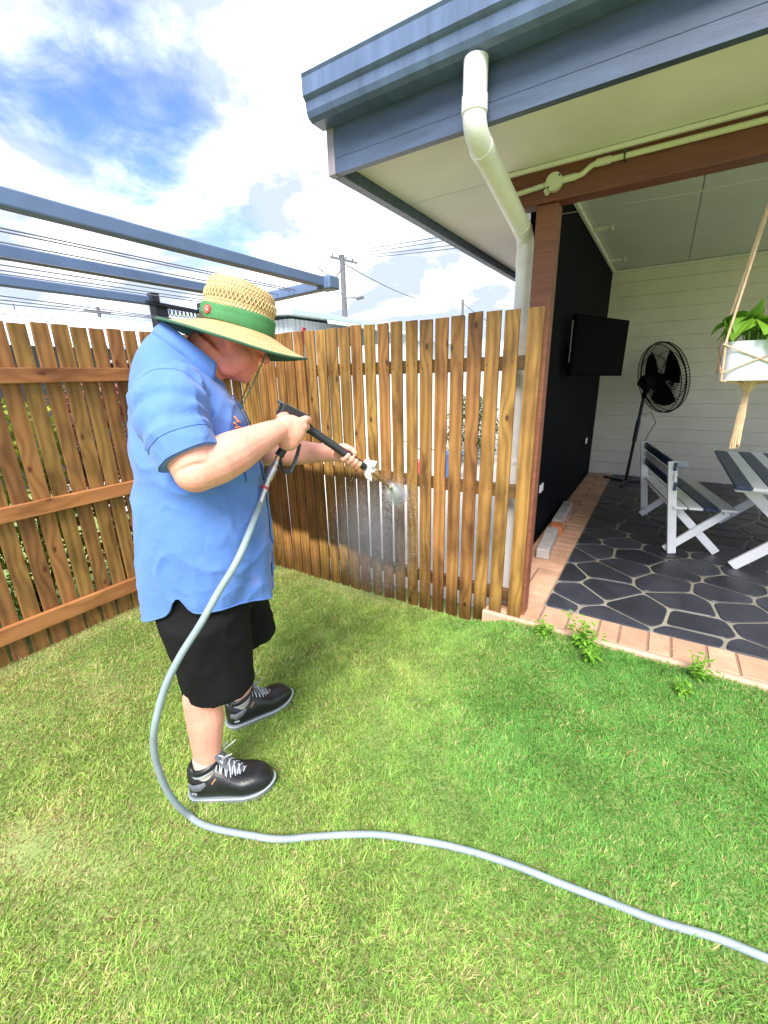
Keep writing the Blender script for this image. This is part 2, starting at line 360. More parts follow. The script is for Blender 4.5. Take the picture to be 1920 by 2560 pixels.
# dried pinkish splashes low on the front
vo = nn('ShaderNodeTexVoronoi'); vo.inputs['Scale'].default_value = 11; ll(tcn.outputs['Object'], vo.inputs['Vector'])
q1 = nn('ShaderNodeMapRange'); q1.inputs[1].default_value = 0.34; q1.inputs[2].default_value = 0.16; ll(vo.outputs['Distance'], q1.inputs[0])
q2 = nn('ShaderNodeMapRange'); q2.inputs[1].default_value = 0.20; q2.inputs[2].default_value = 0.25; ll(sp.outputs[0], q2.inputs[0])
q3 = nn('ShaderNodeMapRange'); q3.inputs[1].default_value = 1.02; q3.inputs[2].default_value = 0.95; ll(sp.outputs[2], q3.inputs[0])
k1 = nn('ShaderNodeMath'); k1.operation = 'MULTIPLY'; ll(q1.outputs[0], k1.inputs[0]); ll(q2.outputs[0], k1.inputs[1])
k2 = nn('ShaderNodeMath'); k2.operation = 'MULTIPLY'; ll(k1.outputs[0], k2.inputs[0]); ll(q3.outputs[0], k2.inputs[1])
k3 = nn('ShaderNodeMath'); k3.operation = 'MULTIPLY'; ll(k2.outputs[0], k3.inputs[0]); k3.inputs[1].default_value = 0.55
mx2 = nn('ShaderNodeMix'); mx2.data_type = 'RGBA'; mx2.inputs[7].default_value = (0.42, 0.28, 0.62, 1)
ll(k3.outputs[0], mx2.inputs[0]); ll(mx.outputs[2], mx2.inputs[6]); ll(mx2.outputs[2], b.inputs['Base Color'])
b.inputs['Roughness'].default_value = 0.8; b.inputs['Specular IOR Level'].default_value = 0.25
b.inputs['Sheen Weight'].default_value = 0.15
wv = nn('ShaderNodeTexNoise'); wv.inputs['Scale'].default_value = 17; wv.inputs['Detail'].default_value = 6; wv.inputs['Distortion'].default_value = 0.6; ll(tcn.outputs['Object'], wv.inputs['Vector'])
bp = nn('ShaderNodeBump'); bp.inputs['Strength'].default_value = 0.5; bp.inputs['Distance'].default_value = 0.01; ll(wv.outputs[0], bp.inputs['Height']); ll(bp.outputs[0], b.inputs['Normal'])
SHIRT = m

# straw: braided rows
m, t, b = nodes_of('straw_braid')
nn, ll = t.nodes.new, t.links.new
tcn = nn('ShaderNodeTexCoord'); uvn = nn('ShaderNodeUVMap')
sp = nn('ShaderNodeSeparateXYZ'); ll(uvn.outputs[0], sp.inputs[0])
def smath(op, a, b2=None):
    k = nn('ShaderNodeMath'); k.operation = op
    for i, v in enumerate((a, b2)):
        if v is None: continue
        if isinstance(v, (int, float)): k.inputs[i].default_value = v
        else: ll(v, k.inputs[i])
    return k.outputs[0]
rows = smath('SINE', smath('MULTIPLY', sp.outputs[1], 2 * math.pi))
rowi = smath('FLOOR', sp.outputs[1])
sgn = smath('SUBTRACT', smath('MULTIPLY', smath('MODULO', rowi, 2.0), 2.0), 1.0)
diag = smath('SINE', smath('ADD', smath('MULTIPLY', sp.outputs[0], 2 * math.pi), smath('MULTIPLY', smath('MULTIPLY', smath('FRACT', sp.outputs[1]), sgn), 4.0)))
hgt = smath('ADD', smath('MULTIPLY', rows, 0.35), smath('MULTIPLY', diag, 0.65))
nz = nn('ShaderNodeTexNoise'); nz.inputs['Scale'].default_value = 55; nz.inputs['Detail'].default_value = 4; ll(tcn.outputs['Object'], nz.inputs['Vector'])
mx = nn('ShaderNodeMix'); mx.data_type = 'RGBA'; mx.inputs[6].default_value = (0.36, 0.20, 0.07, 1); mx.inputs[7].default_value = (0.78, 0.55, 0.27, 1)
fr = nn('ShaderNodeMapRange'); fr.inputs[1].default_value = -1.1; fr.inputs[2].default_value = 0.75; ll(smath('ADD', hgt, smath('MULTIPLY', smath('SUBTRACT', nz.outputs[0], 0.5), 1.6)), fr.inputs[0])
ll(fr.outputs[0], mx.inputs[0]); ll(mx.outputs[2], b.inputs['Base Color']); b.inputs['Roughness'].default_value = 0.6
bp = nn('ShaderNodeBump'); bp.inputs['Strength'].default_value = 0.8; bp.inputs['Distance'].default_value = 0.002; ll(hgt, bp.inputs['Height']); ll(bp.outputs[0], b.inputs['Normal'])
STRAW = m
STRAWS = mat('straw_strand', (0.68, 0.48, 0.24), 0.6, var=0.2, scale=60)

# ------------------------------------------------------------------ builders
def tag(o, label=None, cat=None, group=None, kind=None):
    if label: o['label'] = label
    if cat: o['category'] = cat
    if group: o['group'] = group
    if kind: o['kind'] = kind
    return o
def empty(name, loc=(0, 0, 0), rz=0.0, label=None, cat=None, group=None, parent=None):
    o = bpy.data.objects.new(name, None); COL.objects.link(o)
    o.location = loc; o.rotation_euler = (0, 0, rz); o.empty_display_size = 0.1
    if parent: o.parent = parent
    return tag(o, label, cat, group)
class MB:
    def __init__(s): s.v = []; s.f = []; s.uv = None
    def add(s, vs, fs):
        n = len(s.v); s.v.extend([tuple(p) for p in vs]); s.f.extend([tuple(i + n for i in f) for f in fs]); return s
    def box(s, x0, x1, y0, y1, z0, z1):
        return s.add([(x0, y0, z0), (x1, y0, z0), (x1, y1, z0), (x0, y1, z0), (x0, y0, z1), (x1, y0, z1), (x1, y1, z1), (x0, y1, z1)],
                     [(0, 3, 2, 1), (4, 5, 6, 7), (0, 1, 5, 4), (1, 2, 6, 5), (2, 3, 7, 6), (3, 0, 4, 7)])
    def obox(s, a, b2, w, h, up=(0, 0, 1)):
        """bar from a to b2, w across, h along up"""
        a = Vector(a); b2 = Vector(b2); d = (b2 - a).normalized(); u = Vector(up); sd = d.cross(u)
        if sd.length < 1e-5: sd = Vector((1, 0, 0))
        sd.normalize(); u = sd.cross(d).normalized()
        vs = []
        for p in (a, b2):
            for i, j in ((-1, -1), (1, -1), (1, 1), (-1, 1)): vs.append(p + sd * (w / 2 * i) + u * (h / 2 * j))
        return s.add(vs, [(0, 1, 2, 3), (7, 6, 5, 4), (0, 4, 5, 1), (1, 5, 6, 2), (2, 6, 7, 3), (3, 7, 4, 0)])
    def tube(s, pts, r, n=8, cap=True, flat=None):
        pts = [Vector(p) for p in pts]; m_ = len(pts)
        rs = r if isinstance(r, (list, tuple)) else [r] * m_
        tan = []
        for i in range(m_):
            d = pts[min(i + 1, m_ - 1)] - pts[max(i - 1, 0)]; tan.append(d.normalized())
        a = Vector((0, 0, 1)) if abs(tan[0].z) < 0.9 else Vector((1, 0, 0))
        u = tan[0].cross(a).normalized(); vs = []
        for i in range(m_):
            u = (u - tan[i] * u.dot(tan[i])).normalized(); w = tan[i].cross(u)
            ri = rs[i]; ra, rb = ri if isinstance(ri, (tuple, list)) else (ri, ri)
            for k in range(n):
                an = 2 * math.pi * k / n
                vs.append(pts[i] + u * (math.cos(an) * ra) + w * (math.sin(an) * rb))
        fs = []
        for i in range(m_ - 1):
            for k in range(n):
                k2 = (k + 1) % n
                fs.append((i * n + k, i * n + k2, (i + 1) * n + k2, (i + 1) * n + k))
        if cap:
            fs.append(tuple(range(n))[::-1]); fs.append(tuple((m_ - 1) * n + k for k in range(n)))
        return s.add(vs, fs)
    def ell(s, c, r, rot=None, nu=16, nv=10):
        c = Vector(c); vs = [Vector((0, 0, -r[2]))]; 
        for j in range(1, nv):
            th = math.pi * j / nv - math.pi / 2
            for i in range(nu):
                ph = 2 * math.pi * i / nu
                vs.append(Vector((r[0] * math.cos(th) * math.cos(ph), r[1] * math.cos(th) * math.sin(ph), r[2] * math.sin(th))))
        vs.append(Vector((0, 0, r[2])))
        if rot is not None: vs = [rot @ p for p in vs]
        vs = [p + c for p in vs]; fs = []
        for i in range(nu): fs.append((0, 1 + (i + 1) % nu, 1 + i))
        for j in range(nv - 2):
            for i in range(nu):
                a = 1 + j * nu; i2 = (i + 1) % nu
                fs.append((a + i, a + i2, a + nu + i2, a + nu + i))
        e = len(vs) - 1; a = 1 + (nv - 2) * nu
        for i in range(nu): fs.append((a + i, a + (i + 1) % nu, e))
        return s.add(vs, fs)
    def prism(s, poly, z0, z1, inset=0.0):
        n = len(poly); cx_ = sum(p[0] for p in poly) / n; cy_ = sum(p[1] for p in poly) / n
        vs = [(p[0], p[1], z0) for p in poly] + [(p[0], p[1], z1 - inset) for p in poly]
        fs = [tuple(range(n))[::-1]]
        for i in range(n): fs.append((i, (i + 1) % n, n + (i + 1) % n, n + i))
        if inset:
            k = []
            for p in poly:
                d = Vector((p[0] - cx_, p[1] - cy_)); q = d * max(0.0, 1 - inset / max(d.length, 1e-4)); k.append((cx_ + q.x, cy_ + q.y, z1))
            vs += k
            for i in range(n): fs.append((n + i, n + (i + 1) % n, 2 * n + (i + 1) % n, 2 * n + i))
            fs.append(tuple(2 * n + i for i in range(n)))
        else: fs.append(tuple(n + i for i in range(n)))
        return s.add(vs, fs)
    def extr(s, prof, a, b2, axis):
        """profile (list of 2D points) extruded along an axis from a to b2; axis 'x': (y,z), axis 'y': (x,z)"""
        n = len(prof); mk = (lambda p, t: (t, p[0], p[1])) if axis == 'x' else (lambda p, t: (p[0], t, p[1]))
        vs = [mk(p, a) for p in prof] + [mk(p, b2) for p in prof]
        fs = [tuple(range(n)), tuple(range(n, 2 * n))[::-1]] + [(i, n + i, n + (i + 1) % n, (i + 1) % n) for i in range(n)]
        return s.add(vs, fs)
    def mesh(s, name, base=(0, 0, 0), smooth=False):
        me = bpy.data.meshes.new(name); bx, by, bz = base
        me.from_pydata([(x - bx, y - by, z - bz) for x, y, z in s.v], [], s.f)
        bm = bmesh.new(); bm.from_mesh(me); bmesh.ops.recalc_face_normals(bm, faces=bm.faces); bm.to_mesh(me); bm.free()
        if smooth: me.polygons.foreach_set('use_smooth', [True] * len(me.polygons))
        me.update(); return me
    def build(s, name, material, parent=None, base=(0, 0, 0), smooth=False, bevel=0.0, seg=2):
        o = bpy.data.objects.new(name, s.mesh(name, base, smooth)); COL.objects.link(o)
        o.data.materials.append(material)
        if parent: o.parent = parent
        if bevel:
            md = o.modifiers.new('bevel', 'BEVEL'); md.width = bevel; md.segments = seg; md.limit_method = 'ANGLE'
        if smooth: autosmooth(o)
        return o
def autosmooth(o, ang=40):
    try: o.data.set_sharp_from_angle(angle=R(ang))
    except Exception: pass
def sm(t): t = max(0.0, min(1.0, t)); return t * t * (3 - 2 * t)
def gz(x, y): return -0.10 * sm((-0.60 - x) / 0.35) * sm((y - 1.15) / 1.15)

# ------------------------------------------------------------------ ground
g = MB(); g.box(-300, 300, -300, 300, -0.6, -0.35)
tag(g.build('ground', SOIL), kind='structure')
gx = np.linspace(-3.4, 3.0, 65); gy = np.linspace(-3.0, 2.62, 57); g = MB()
vs = [(x, y, gz(x, y) + 0.004 * math.sin(5 * x + 2 * y) * math.sin(3.1 * y)) for y in gy for x in gx]
fs = [(j * 65 + i, j * 65 + i + 1, (j + 1) * 65 + i + 1, (j + 1) * 65 + i) for j in range(56) for i in range(64)]
g.add(vs, fs); tag(g.build('lawn', SOIL, smooth=True), kind='structure')
g = MB(); g.box(-12, 1.0, 2.63, 9.0, -0.34, -0.10); g.box(-12, -1.0, 9.01, 30, -0.34, -0.12)
tag(g.build('concrete_path', CONC), kind='structure')
g = MB(); g.box(-30, -2.98, -12, 2.62, -0.34, -0.06)
tag(g.build('neighbour_ground', SOIL), kind='structure')

# ------------------------------------------------------------------ patio: slab, paving stones, border pavers
patio = MB(); patio.extr([(2.405, -0.3), (2.405, 0.018), (2.420, 0.030), (2.445, 0.026), (2.445, -0.3)], -0.80, 2.75, 'x')
patio = tag(patio.build('patio', LIP), kind='structure')
g = MB(); g.box(-0.80, 2.75, 2.446, 2.668, -0.3, 0.022); g.box(-0.80, -0.47, 2.668, 7.07, -0.3, 0.022)
g.build('paver_bed', BRICKJ, patio)
g = MB(); g.box(-0.469, 2.75, 2.669, 7.07, -0.3, 0.024)
g.build('stone_bed', GROUT, patio)
def clip(poly, p, nrm):
    o = []
    for i in range(len(poly)):
        a, c = poly[i], poly[(i + 1) % len(poly)]
        da = (a[0] - p[0]) * nrm[0] + (a[1] - p[1]) * nrm[1]; dc = (c[0] - p[0]) * nrm[0] + (c[1] - p[1]) * nrm[1]
        if da <= 0: o.append(a)
        if (da < 0 < dc) or (dc < 0 < da):
            t_ = da / (da - dc); o.append((a[0] + (c[0] - a[0]) * t_, a[1] + (c[1] - a[1]) * t_))
    return o
seeds = []
random.seed(21)
yy = 2.70; row = 0
while yy < 7.2:
    xx = -0.42 + (0.16 if row % 2 else 0.0)
    while xx < 2.7:
        seeds.append((xx + random.uniform(-.075, .075), yy + random.uniform(-.06, .06))); xx += random.uniform(.27, .40)
    yy += 0.235; row += 1
for i, s in enumerate(seeds):
    poly = [(-0.465, 2.672), (2.74, 2.672), (2.74, 7.06), (-0.465, 7.06)]
    for j, q in enumerate(seeds):
        if i == j or abs(q[0] - s[0]) > 1.2 or abs(q[1] - s[1]) > 1.2: continue
        d = (q[0] - s[0], q[1] - s[1]); l_ = math.hypot(*d); nrm = (d[0] / l_, d[1] / l_)
        poly = clip(poly, (s[0] + d[0] / 2 - nrm[0] * .009, s[1] + d[1] / 2 - nrm[1] * .009), nrm)
        if len(poly) < 3: break
    if len(poly) < 3: continue
    # soften the corners
    rp = []
    for k in range(len(poly)):
        a, c, e = Vector(poly[k - 1]), Vector(poly[k]), Vector(poly[(k + 1) % len(poly)])
        if (a - c).length < 0.02 or (e - c).length < 0.02: rp.append(tuple(c)); continue
        t1 = min(.035, (a - c).length * .3); t2 = min(.035, (e - c).length * .3)
        p1 = c + (a - c).normalized() * t1; p2 = c + (e - c).normalized() * t2
        rp += [tuple(p1), tuple((p1 + p2) / 2 * .5 + c * .5), tuple(p2)]
    w = [p[0] for p in rp]; 
    if max(w) - min(w) < .03: continue
    pr = MB(); pr.prism(rp, 0.0, 0.031 + random.uniform(-.0015, .0015), inset=0.004)
    pr.build('paving_stone', STONE, patio)
def paver(x0, x1, y0, y1):
    j = .006
    b_ = MB(); h = .0295 + random.uniform(-.0015, .0015)
    b_.prism([(x0 + j, y0 + j), (x1 - j, y0 + j), (x1 - j, y1 - j), (x0 + j, y1 - j)], 0.0, h, inset=0.004)
    b_.build('paver', BRICK, patio)
random.seed(5)
cuts = [-0.80, -0.60, -0.46, -0.300, -0.13, -0.02, 0.125, 0.235, 0.40, 0.53, 0.68, 0.80, 0.98, 1.12, 1.28, 1.44, 1.6, 1.75, 1.95]
for i in range(len(cuts) - 1):
    if i in (3, 7, 11, 15):
        paver(cuts[i], cuts[i + 1], 2.446, 2.535); paver(cuts[i], cuts[i + 1], 2.535, 2.667)
    else: paver(cuts[i], cuts[i + 1], 2.446, 2.667)
y0 = 2.668
while y0 < 7.0:
    y1 = y0 + .118
    if random.random() < .5: paver(-0.80, -0.64, y0, y1); paver(-0.64, -0.471, y0, y1)
    else: paver(-0.80, -0.471, y0, y1)
    y0 = y1

# ------------------------------------------------------------------ house with covered patio
house = empty('house', (0, 4, 0), label='low house with open covered patio, blue gutter and brown timber post at right', cat='house')
HB = (0, 4, 0)
def hpart(mb, name, material, parent=None, **k): return mb.build(name, material, parent or house, HB if parent is None else (0, 0, 0), **k)
hpart(MB().box(-0.655, -0.552, 2.475, 2.575, 0.0, 2.278), 'post', W_STAIN, bevel=.006)
hpart(MB().box(-0.80, 2.75, 2.462, 2.56, 2.28, 2.432), 'beam', W_BEAM, bevel=.005)
hpart(MB().box(-0.80, 2.75, 2.440, 2.461, 2.415, 2.434), 'cover_strip', SOFFIT, bevel=.004)
hpart(MB().box(-1.385, 2.75, 1.885, 2.50, 2.436, 2.452), 'soffit_sheet', SOFFIT)
hpart(MB().box(-1.385, -0.905, 2.506, 7.9, 2.436, 2.452), 'soffit_sheet', SOFFIT)
fas = MB().extr([(1.85, 2.385), (1.85, 2.440), (1.8514, 2.4415), (1.85, 2.443), (1.85, 2.70), (1.884, 2.70), (1.884, 2.385)], -1.40, 2.75, 'x')
fas = hpart(fas, 'fascia', FASCIA)
MBend = MB().box(-1.442, -1.402, 1.848, 1.886, 2.383, 2.70)
hpart(MBend, 'barge_end', FASC_END, bevel=.003)
hpart(MB().box(-1.440, -1.388, 1.888, 8.0, 2.385, 2.70), 'barge_board', FASCIA, bevel=.003)
gp = [(1.848, 2.700), (1.848, 2.556), (1.775, 2.556), (1.752, 2.566), (1.742, 2.585), (1.738, 2.618), (1.730, 2.624), (1.722, 2.632), (1.722, 2.692), (1.716, 2.702), (1.722, 2.708), (1.732, 2.704), (1.730, 2.640), (1.748, 2.628), (1.756, 2.575), (1.840, 2.566), (1.840, 2.700)]
hpart(MB().extr(gp, -1.456, 2.75, 'x'), 'gutter', GUTTER)
hpart(MB().extr([(1.847, 2.700), (1.847, 2.558), (1.776, 2.558), (1.754, 2.568), (1.744, 2.586), (1.740, 2.619), (1.724, 2.634), (1.724, 2.70)], -1.460, -1.457, 'x'), 'gutter_stop_end', GUTTER)
rf = MB(); rf.extr([(1.76, 2.705), (1.76, 2.725), (8.2, 3.15), (8.2, 3.13)], -1.47, 2.75, 'x'); hpart(rf, 'roof', ROOFW)
# side wall (dark), back wall in boards, ceiling
hpart(MB().box(-0.90, -0.801, 3.28, 7.25, -0.2, 2.80), 'side_wall', DARKWALL)
hpart(MB().box(2.60, 2.70, 2.475, 2.575, 0.0, 2.278), 'post', W_STAIN, bevel=.006)
bw = hpart(MB().box(-0.80, 2.75, 7.082, 7.25, -0.2, 2.80), 'back_wall', BACKWALL)
z = 0.03; 
while z < 2.74:
    z1 = min(z + .172, 2.755)
    o = MB().extr([(3.0722, z + .001), (3.070, z + .0025), (3.070, z1 - .0025), (3.0722, z1 - .001), (3.084, z1 - .001), (3.084, z + .001)], -0.799, 2.749, 'x').build('wall_board', BACKWALL, bw)
    z = z1
ce = hpart(MB().box(-0.80, 2.75, 2.56, 7.08, 2.785, 2.80), 'ceiling', CEIL)
for i in range(4):
    for (a, c) in ((2.57, 4.85), (4.86, 7.07)):
        MB().box(-0.798 + i * .834, -0.798 + i * .834 + .826, a - 4, c - 4, 2.772, 2.784).build('ceiling_sheet', CEIL, ce, bevel=.002)
MB().box(-0.797, 2.74, 3.035, 3.066, 2.735, 2.768).build('cornice', TRIM, ce, bevel=.006)
MB().box(-0.797, -0.765, -1.42, 3.03, 2.735, 2.768).build('cornice', TRIM, ce, bevel=.006)
for y_ in (4.02, 4.95, 6.35):
    bb = MB(); bb.box(-0.764, -0.61, y_ - 4 - .02, y_ - 4 + .02, 2.740, 2.771); bb.box(-0.62, -0.60, y_ - 4 - .03, y_ - 4 + .03, 2.726, 2.771)
    bb.build('ceiling_bracket', TRIM, ce, bevel=.003)
# downpipe with two bends, sockets
dp = MB(); path = [(-0.722, 1.80, 2.556), (-0.722, 1.80, 2.40), (-0.722, 1.808, 2.372), (-0.722, 1.83, 2.350), (-0.722, 1.87, 2.333), (-0.728, 2.44, 2.218), (-0.728, 2.55, 2.192), (-0.729, 2.585, 2.168), (-0.729, 2.597, 2.13), (-0.729, 2.60, 2.08), (-0.729, 2.60, -0.05)]
dpo = hpart(dp.tube(path, .043, 20), 'downpipe', PVC, smooth=True)
def collar(p, d, r=.0465, h=.05):
    p = Vector(p); d = Vector(d).normalized(); c_ = MB(); c_.tube([p - d * h / 2, p + d * h / 2], r, 20)
    c_.build('socket', PVC, dpo, HB, smooth=True)
collar((-0.722, 1.80, 2.425), (0, 0, 1)); collar((-0.724, 1.90, 2.327), (0, .57, -.115), h=.04); collar((-0.728, 2.50, 2.206), (0, .57, -.115), h=.05); collar((-0.729, 2.60, 2.075), (0, 0, 1), h=.06)
collar((-0.729, 2.60, 0.99), (0, 0, 1), h=.02)
# conduit and junction box on the beam
cy_ = 2.448
jb = MB(); jb.tube([(-0.572, 2.461, 2.350), (-0.572, 2.430, 2.350)], .037, 24); jbo = hpart(jb, 'junction_box', CONDUIT, smooth=True)
for dx, dz in ((.024, .02), (-.024, -.02)):
    MB().tube([(-0.572 + dx, 2.431 , 2.350 + dz), (-0.572 + dx, 2.4285, 2.350 + dz)], .005, 10).build('screw', DARKMETAL, jbo, HB)
hpart(MB().tube([(-0.535, cy_, 2.352), (-0.47, cy_, 2.353), (-0.45, cy_, 2.357), (-0.418, cy_, 2.379), (-0.40, cy_, 2.384), (-0.35, cy_, 2.385), (2.6, cy_, 2.388)], .0115, 10), 'conduit', CONDUIT, smooth=True)
hpart(MB().tube([(-0.545, cy_, 2.352), (-0.475, cy_, 2.353)], .0145, 12), 'conduit_coupling', CONDUIT, smooth=True)
hpart(MB().tube([(-0.398, cy_, 2.385), (-0.340, cy_, 2.385)], .0155, 12), 'conduit_coupling', CONDUIT, smooth=True)
cr = []; rr_ = []
for i in range(30): cr.append((-0.60 - i * .0052, cy_, 2.349 - i * .0004)); rr_.append(.0125 if i % 2 else .0095)
hpart(MB().tube(cr, rr_, 10), 'corrugated_conduit', CONDUIT)
hpart(MB().tube([(-0.61, 2.455, 2.33), (-0.60, 2.45, 2.312)], .012, 8), 'conduit_plug', CONDUIT, smooth=True)
for x_ in (-0.285, 0.35):
    hpart(MB().tube([(x_, 2.461, 2.402), (x_, 2.436, 2.398), (x_, 2.4345, 2.385), (x_, 2.436, 2.372), (x_, 2.461, 2.366)], (.004), 6).box(x_ - .012, x_ + .012, 2.4595, 2.4615, 2.398, 2.420), 'conduit_clip', DARKMETAL)
# power points
for (y_, z_) in ((3.83, .527), (6.39, .60)):
    po = hpart(MB().box(-0.8005, -0.790, y_ - .058, y_ + .058, z_ - .036, z_ + .036), 'power_point', WHITE, bevel=.003)
    MB().box(-0.7905, -0.7865, y_ - .04 - 4, y_ - .005 - 4, z_ - .012, z_ + .012).build('switch', WHITE, po, bevel=.001)
po = hpart(MB().box(.30, .42, 7.055, 7.0695, .215, .29), 'power_point', WHITE, bevel=.003)
# string line under the ceiling
tag(MB().tube([(-0.795, 3.62, 2.556), (0.0, 3.25, 2.42), (0.9, 2.85, 2.268 + .05)], .0028, 6).build('string_line', TRIM), 'pale string line stretched across the patio below the ceiling', 'string')

# ------------------------------------------------------------------ fences
F1 = empty('paling_fence', (-1.75, 2.43, 0), label='half wet timber paling fence between the yard corner and the house post', cat='fence')
FB = (-1.75, 2.43, 0)
random.seed(3)
for i in range(22):
    xr = -0.690 - i * 0.1013; w = .0795 + random.uniform(-.0035, .0035) + (.004 if i > 9 else 0)
    xl = xr - w; cxp = (xr + xl) / 2; top = 1.820 + random.uniform(-.006, .006); bot = gz(cxp, 2.43) - .03
    y_ = 2.43 + random.uniform(-.002, .003); tw = random.uniform(-.003, .003)
    pm = MB(); pm.box(-w / 2, w / 2, 0, .018, 0, top - bot)
    pm.v = [(a + tw * (c / 1.8), b_ + random.uniform(-.0012, .0012), c + (0 if c < .5 else random.uniform(-.003, .003))) for a, b_, c in pm.v]
    o = pm.build('paling', W_MID, F1, bevel=.002, seg=1); o.location = (cxp + 1.75, y_ - 2.43, bot)
    nl = MB()
    for zn in (1.553, .833, .146):
        for xn in (-.02, .021):
            xo, zo = xn + random.uniform(-.004, .004), zn - bot + random.uniform(-.014, .014)
            nl.tube([(xo, -.0005, zo), (xo, -.0024, zo)], .0034, 8)
    tag(nl.build('nail', NAIL, o), kind='stuff')
for z0, z1 in ((1.515, 1.592), (.795, .872), (.105, .188)):
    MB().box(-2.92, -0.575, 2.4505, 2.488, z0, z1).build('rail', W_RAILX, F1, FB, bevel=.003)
o = MB().box(-.039, .039, 0, .040, 0, 1.86).build('fence_post', W_MID, F1, bevel=.003); o.location = (-0.6075 + 1.75, 2.43 - 2.43, -.04)
o = MB().box(-.045, .045, 0, .09, 0, 1.84).build('fence_post', W_POST, F1, bevel=.004); o.location = (-2.35 + 1.75, 2.4895 - 2.43, -.2)

F2 = empty('paling_fence', (-2.92, 1.0, 0), label='timber paling fence with three orange brown rails along the left side', cat='fence')
random.seed(8)
for i in range(-16, 17):
    y0 = 0.99 + i * 0.0982; w = .0795 + random.uniform(-.004, .004); cyp = y0 + w / 2
    if cyp > 2.42: break
    top = 1.822 + random.uniform(-.006, .006); bot = -0.06
    pm = MB(); pm.box(-.018, 0, -w / 2, w / 2, 0, top - bot)
    tw = random.uniform(-.004, .004)
    pm.v = [(a + random.uniform(-.0012, .0012), b_ + tw * c / 1.8, c + (0 if c < .5 else random.uniform(-.003, .003))) for a, b_, c in pm.v]
    o = pm.build('paling', W_LEFT, F2, bevel=.002, seg=1); o.location = (-2.92 + 2.92 + random.uniform(-.003, .002), cyp - 1.0, bot)
for z0, z1 in ((1.515, 1.594), (.802, .884), (.135, .228)):
    MB().box(-2.917, -2.880, -0.7, 2.428, z0, z1).build('rail', W_RAILY, F2, (-2.92, 1.0, 0), bevel=.004)

# ------------------------------------------------------------------ clothesline
CL = empty('clothesline', (-2.70, 1.70, 0), label='dark blue folding frame clothesline above the left fence behind the man', cat='clothesline')
CB = (-2.70, 1.70, 0); zc = 1.97
def cpart(mb, name, material=CLOTHES, **k): return mb.build(name, material, CL, CB, **k)
cpart(MB().box(-2.735, -2.665, 1.66, 1.74, -.05, 1.955), 'post', CLOTHBLK, bevel=.006)
for x_, ya, yb in ((-1.53, -0.6, 1.90), (-2.11, -0.6, 1.88), (-2.66, -0.6, 1.66)):
    cpart(MB().obox((x_ + .02, ya, zc), (x_ - .03, yb, zc), .046, .046), 'arm', CLOTHES, bevel=.005)
cpart(MB().obox((-1.535, 1.93, zc - .006), (-2.66, 1.98, zc - .03), .05, .05), 'end_bar', CLOTHES, bevel=.006)
cpart(MB().box(-1.59, -1.50, 1.885, 1.97, zc - .035, zc + .028), 'corner_bracket', CLOTHES, bevel=.008)
hb = cpart(MB().obox((-2.66, 1.60, 1.955), (-2.70, 2.25, 1.93), .03, .022), 'hook_bar', CLOTHBLK, bevel=.003)
cpart(MB().box(-2.69, -2.64, 1.63, 1.68, 1.96, 2.01), 'bar_end_cap', CLOTHBLK, bevel=.003)
cpart(MB().box(-2.70, -2.65, 1.97, 2.01, 1.955, 1.995), 'bar_end_cap', CLOTHBLK, bevel=.003)
for k in range(18):
    y_ = 1.68 + k * .028; pts = []
    for a in range(11):
        an = a / 10 * 2 * math.pi; pts.append((-2.665 - k * .0012, y_ + .011 * math.sin(an), 1.915 - .022 * math.cos(an) + .003))
    cpart(MB().tube(pts, .0028, 5), 'line_hook', CLOTHBLK)
for x_, z_ in ((-1.74, 1.962), (-1.775, 1.962), (-1.875, 1.955), (-2.06, 1.95), (-2.19, 1.95), (-2.29, 1.95), (-2.36, 1.95)):
    cpart(MB().tube([(x_ + .01, -.6, z_), (x_ - .01, .6, z_ - .008), (x_ - .03, 1.95, z_)], .0026, 6), 'line', WIREP)
for x_, z_ in ((-2.36, 1.87), (-2.45, 1.865), (-2.54, 1.86)):
    cpart(MB().tube([(x_ + .03, -.6, z_), (x_, .6, z_ - .008), (-2.66, 1.75, z_ + .01)], .0026, 6), 'line', WIREP)

# ------------------------------------------------------------------ patio furniture
def make_bench(label):
    r = empty('slatted_bench', (0.4, 4.6, 0.031), label=label, cat='bench', group='slatted seats at the patio table')
    B = (0.4, 4.6, 0.031)
    for y_ in (4.06, 5.15):
        MB().obox((.244, y_, .033), (.135, y_, .805), .032, .062, (1, 0, 0)).build('upright', WHITE, r, B, bevel=.004)
    for y_ in (4.10, 5.11):
        MB().obox((.20, y_, .046), (.58, y_, .405), .03, .06, (1, 0, 0)).build('cross_leg', WHITE, r, B, bevel=.004)
    for y_ in (4.135, 5.075):
        MB().obox((.235, y_, .405), (.575, y_, .046), .03, .06, (1, 0, 0)).build('cross_leg', WHITE, r, B, bevel=.004)
    for x0, x1, mt in ((.19, .285, WHITE), (.297, .393, WHITE), (.405, .50, NAVY), (.512, .62, WHITE)):
        MB().box(x0, x1, 4.02, 5.19, .425, .445).build('seat_slat', mt, r, B, bevel=.004)
    for z0, z1, mt in ((.735, .80, NAVY), (.655, .72, WHITE), (.575, .64, NAVY)):
        o = MB().obox((.178 - (z0 - .57) * .14, 4.02, (z0 + z1) / 2), (.178 - (z0 - .57) * .14, 5.19, (z0 + z1) / 2), .02, z1 - z0).build('back_slat', mt, r, B, bevel=.004)
    MB().box(.545, .575, 4.05, 5.16, .395, .4245).build('seat_rail', WHITE, r, B, bevel=.003)
    return r
b1 = make_bench('white slatted bench with navy slats beside the striped patio table')
b1.rotation_euler = (0, 0, R(12.5)); b1.location = Vector((.244, 4.06, .031)) + Matrix.Rotation(R(12.5), 3, 'Z') @ Vector((.4 - .244, 4.6 - 4.06, 0))
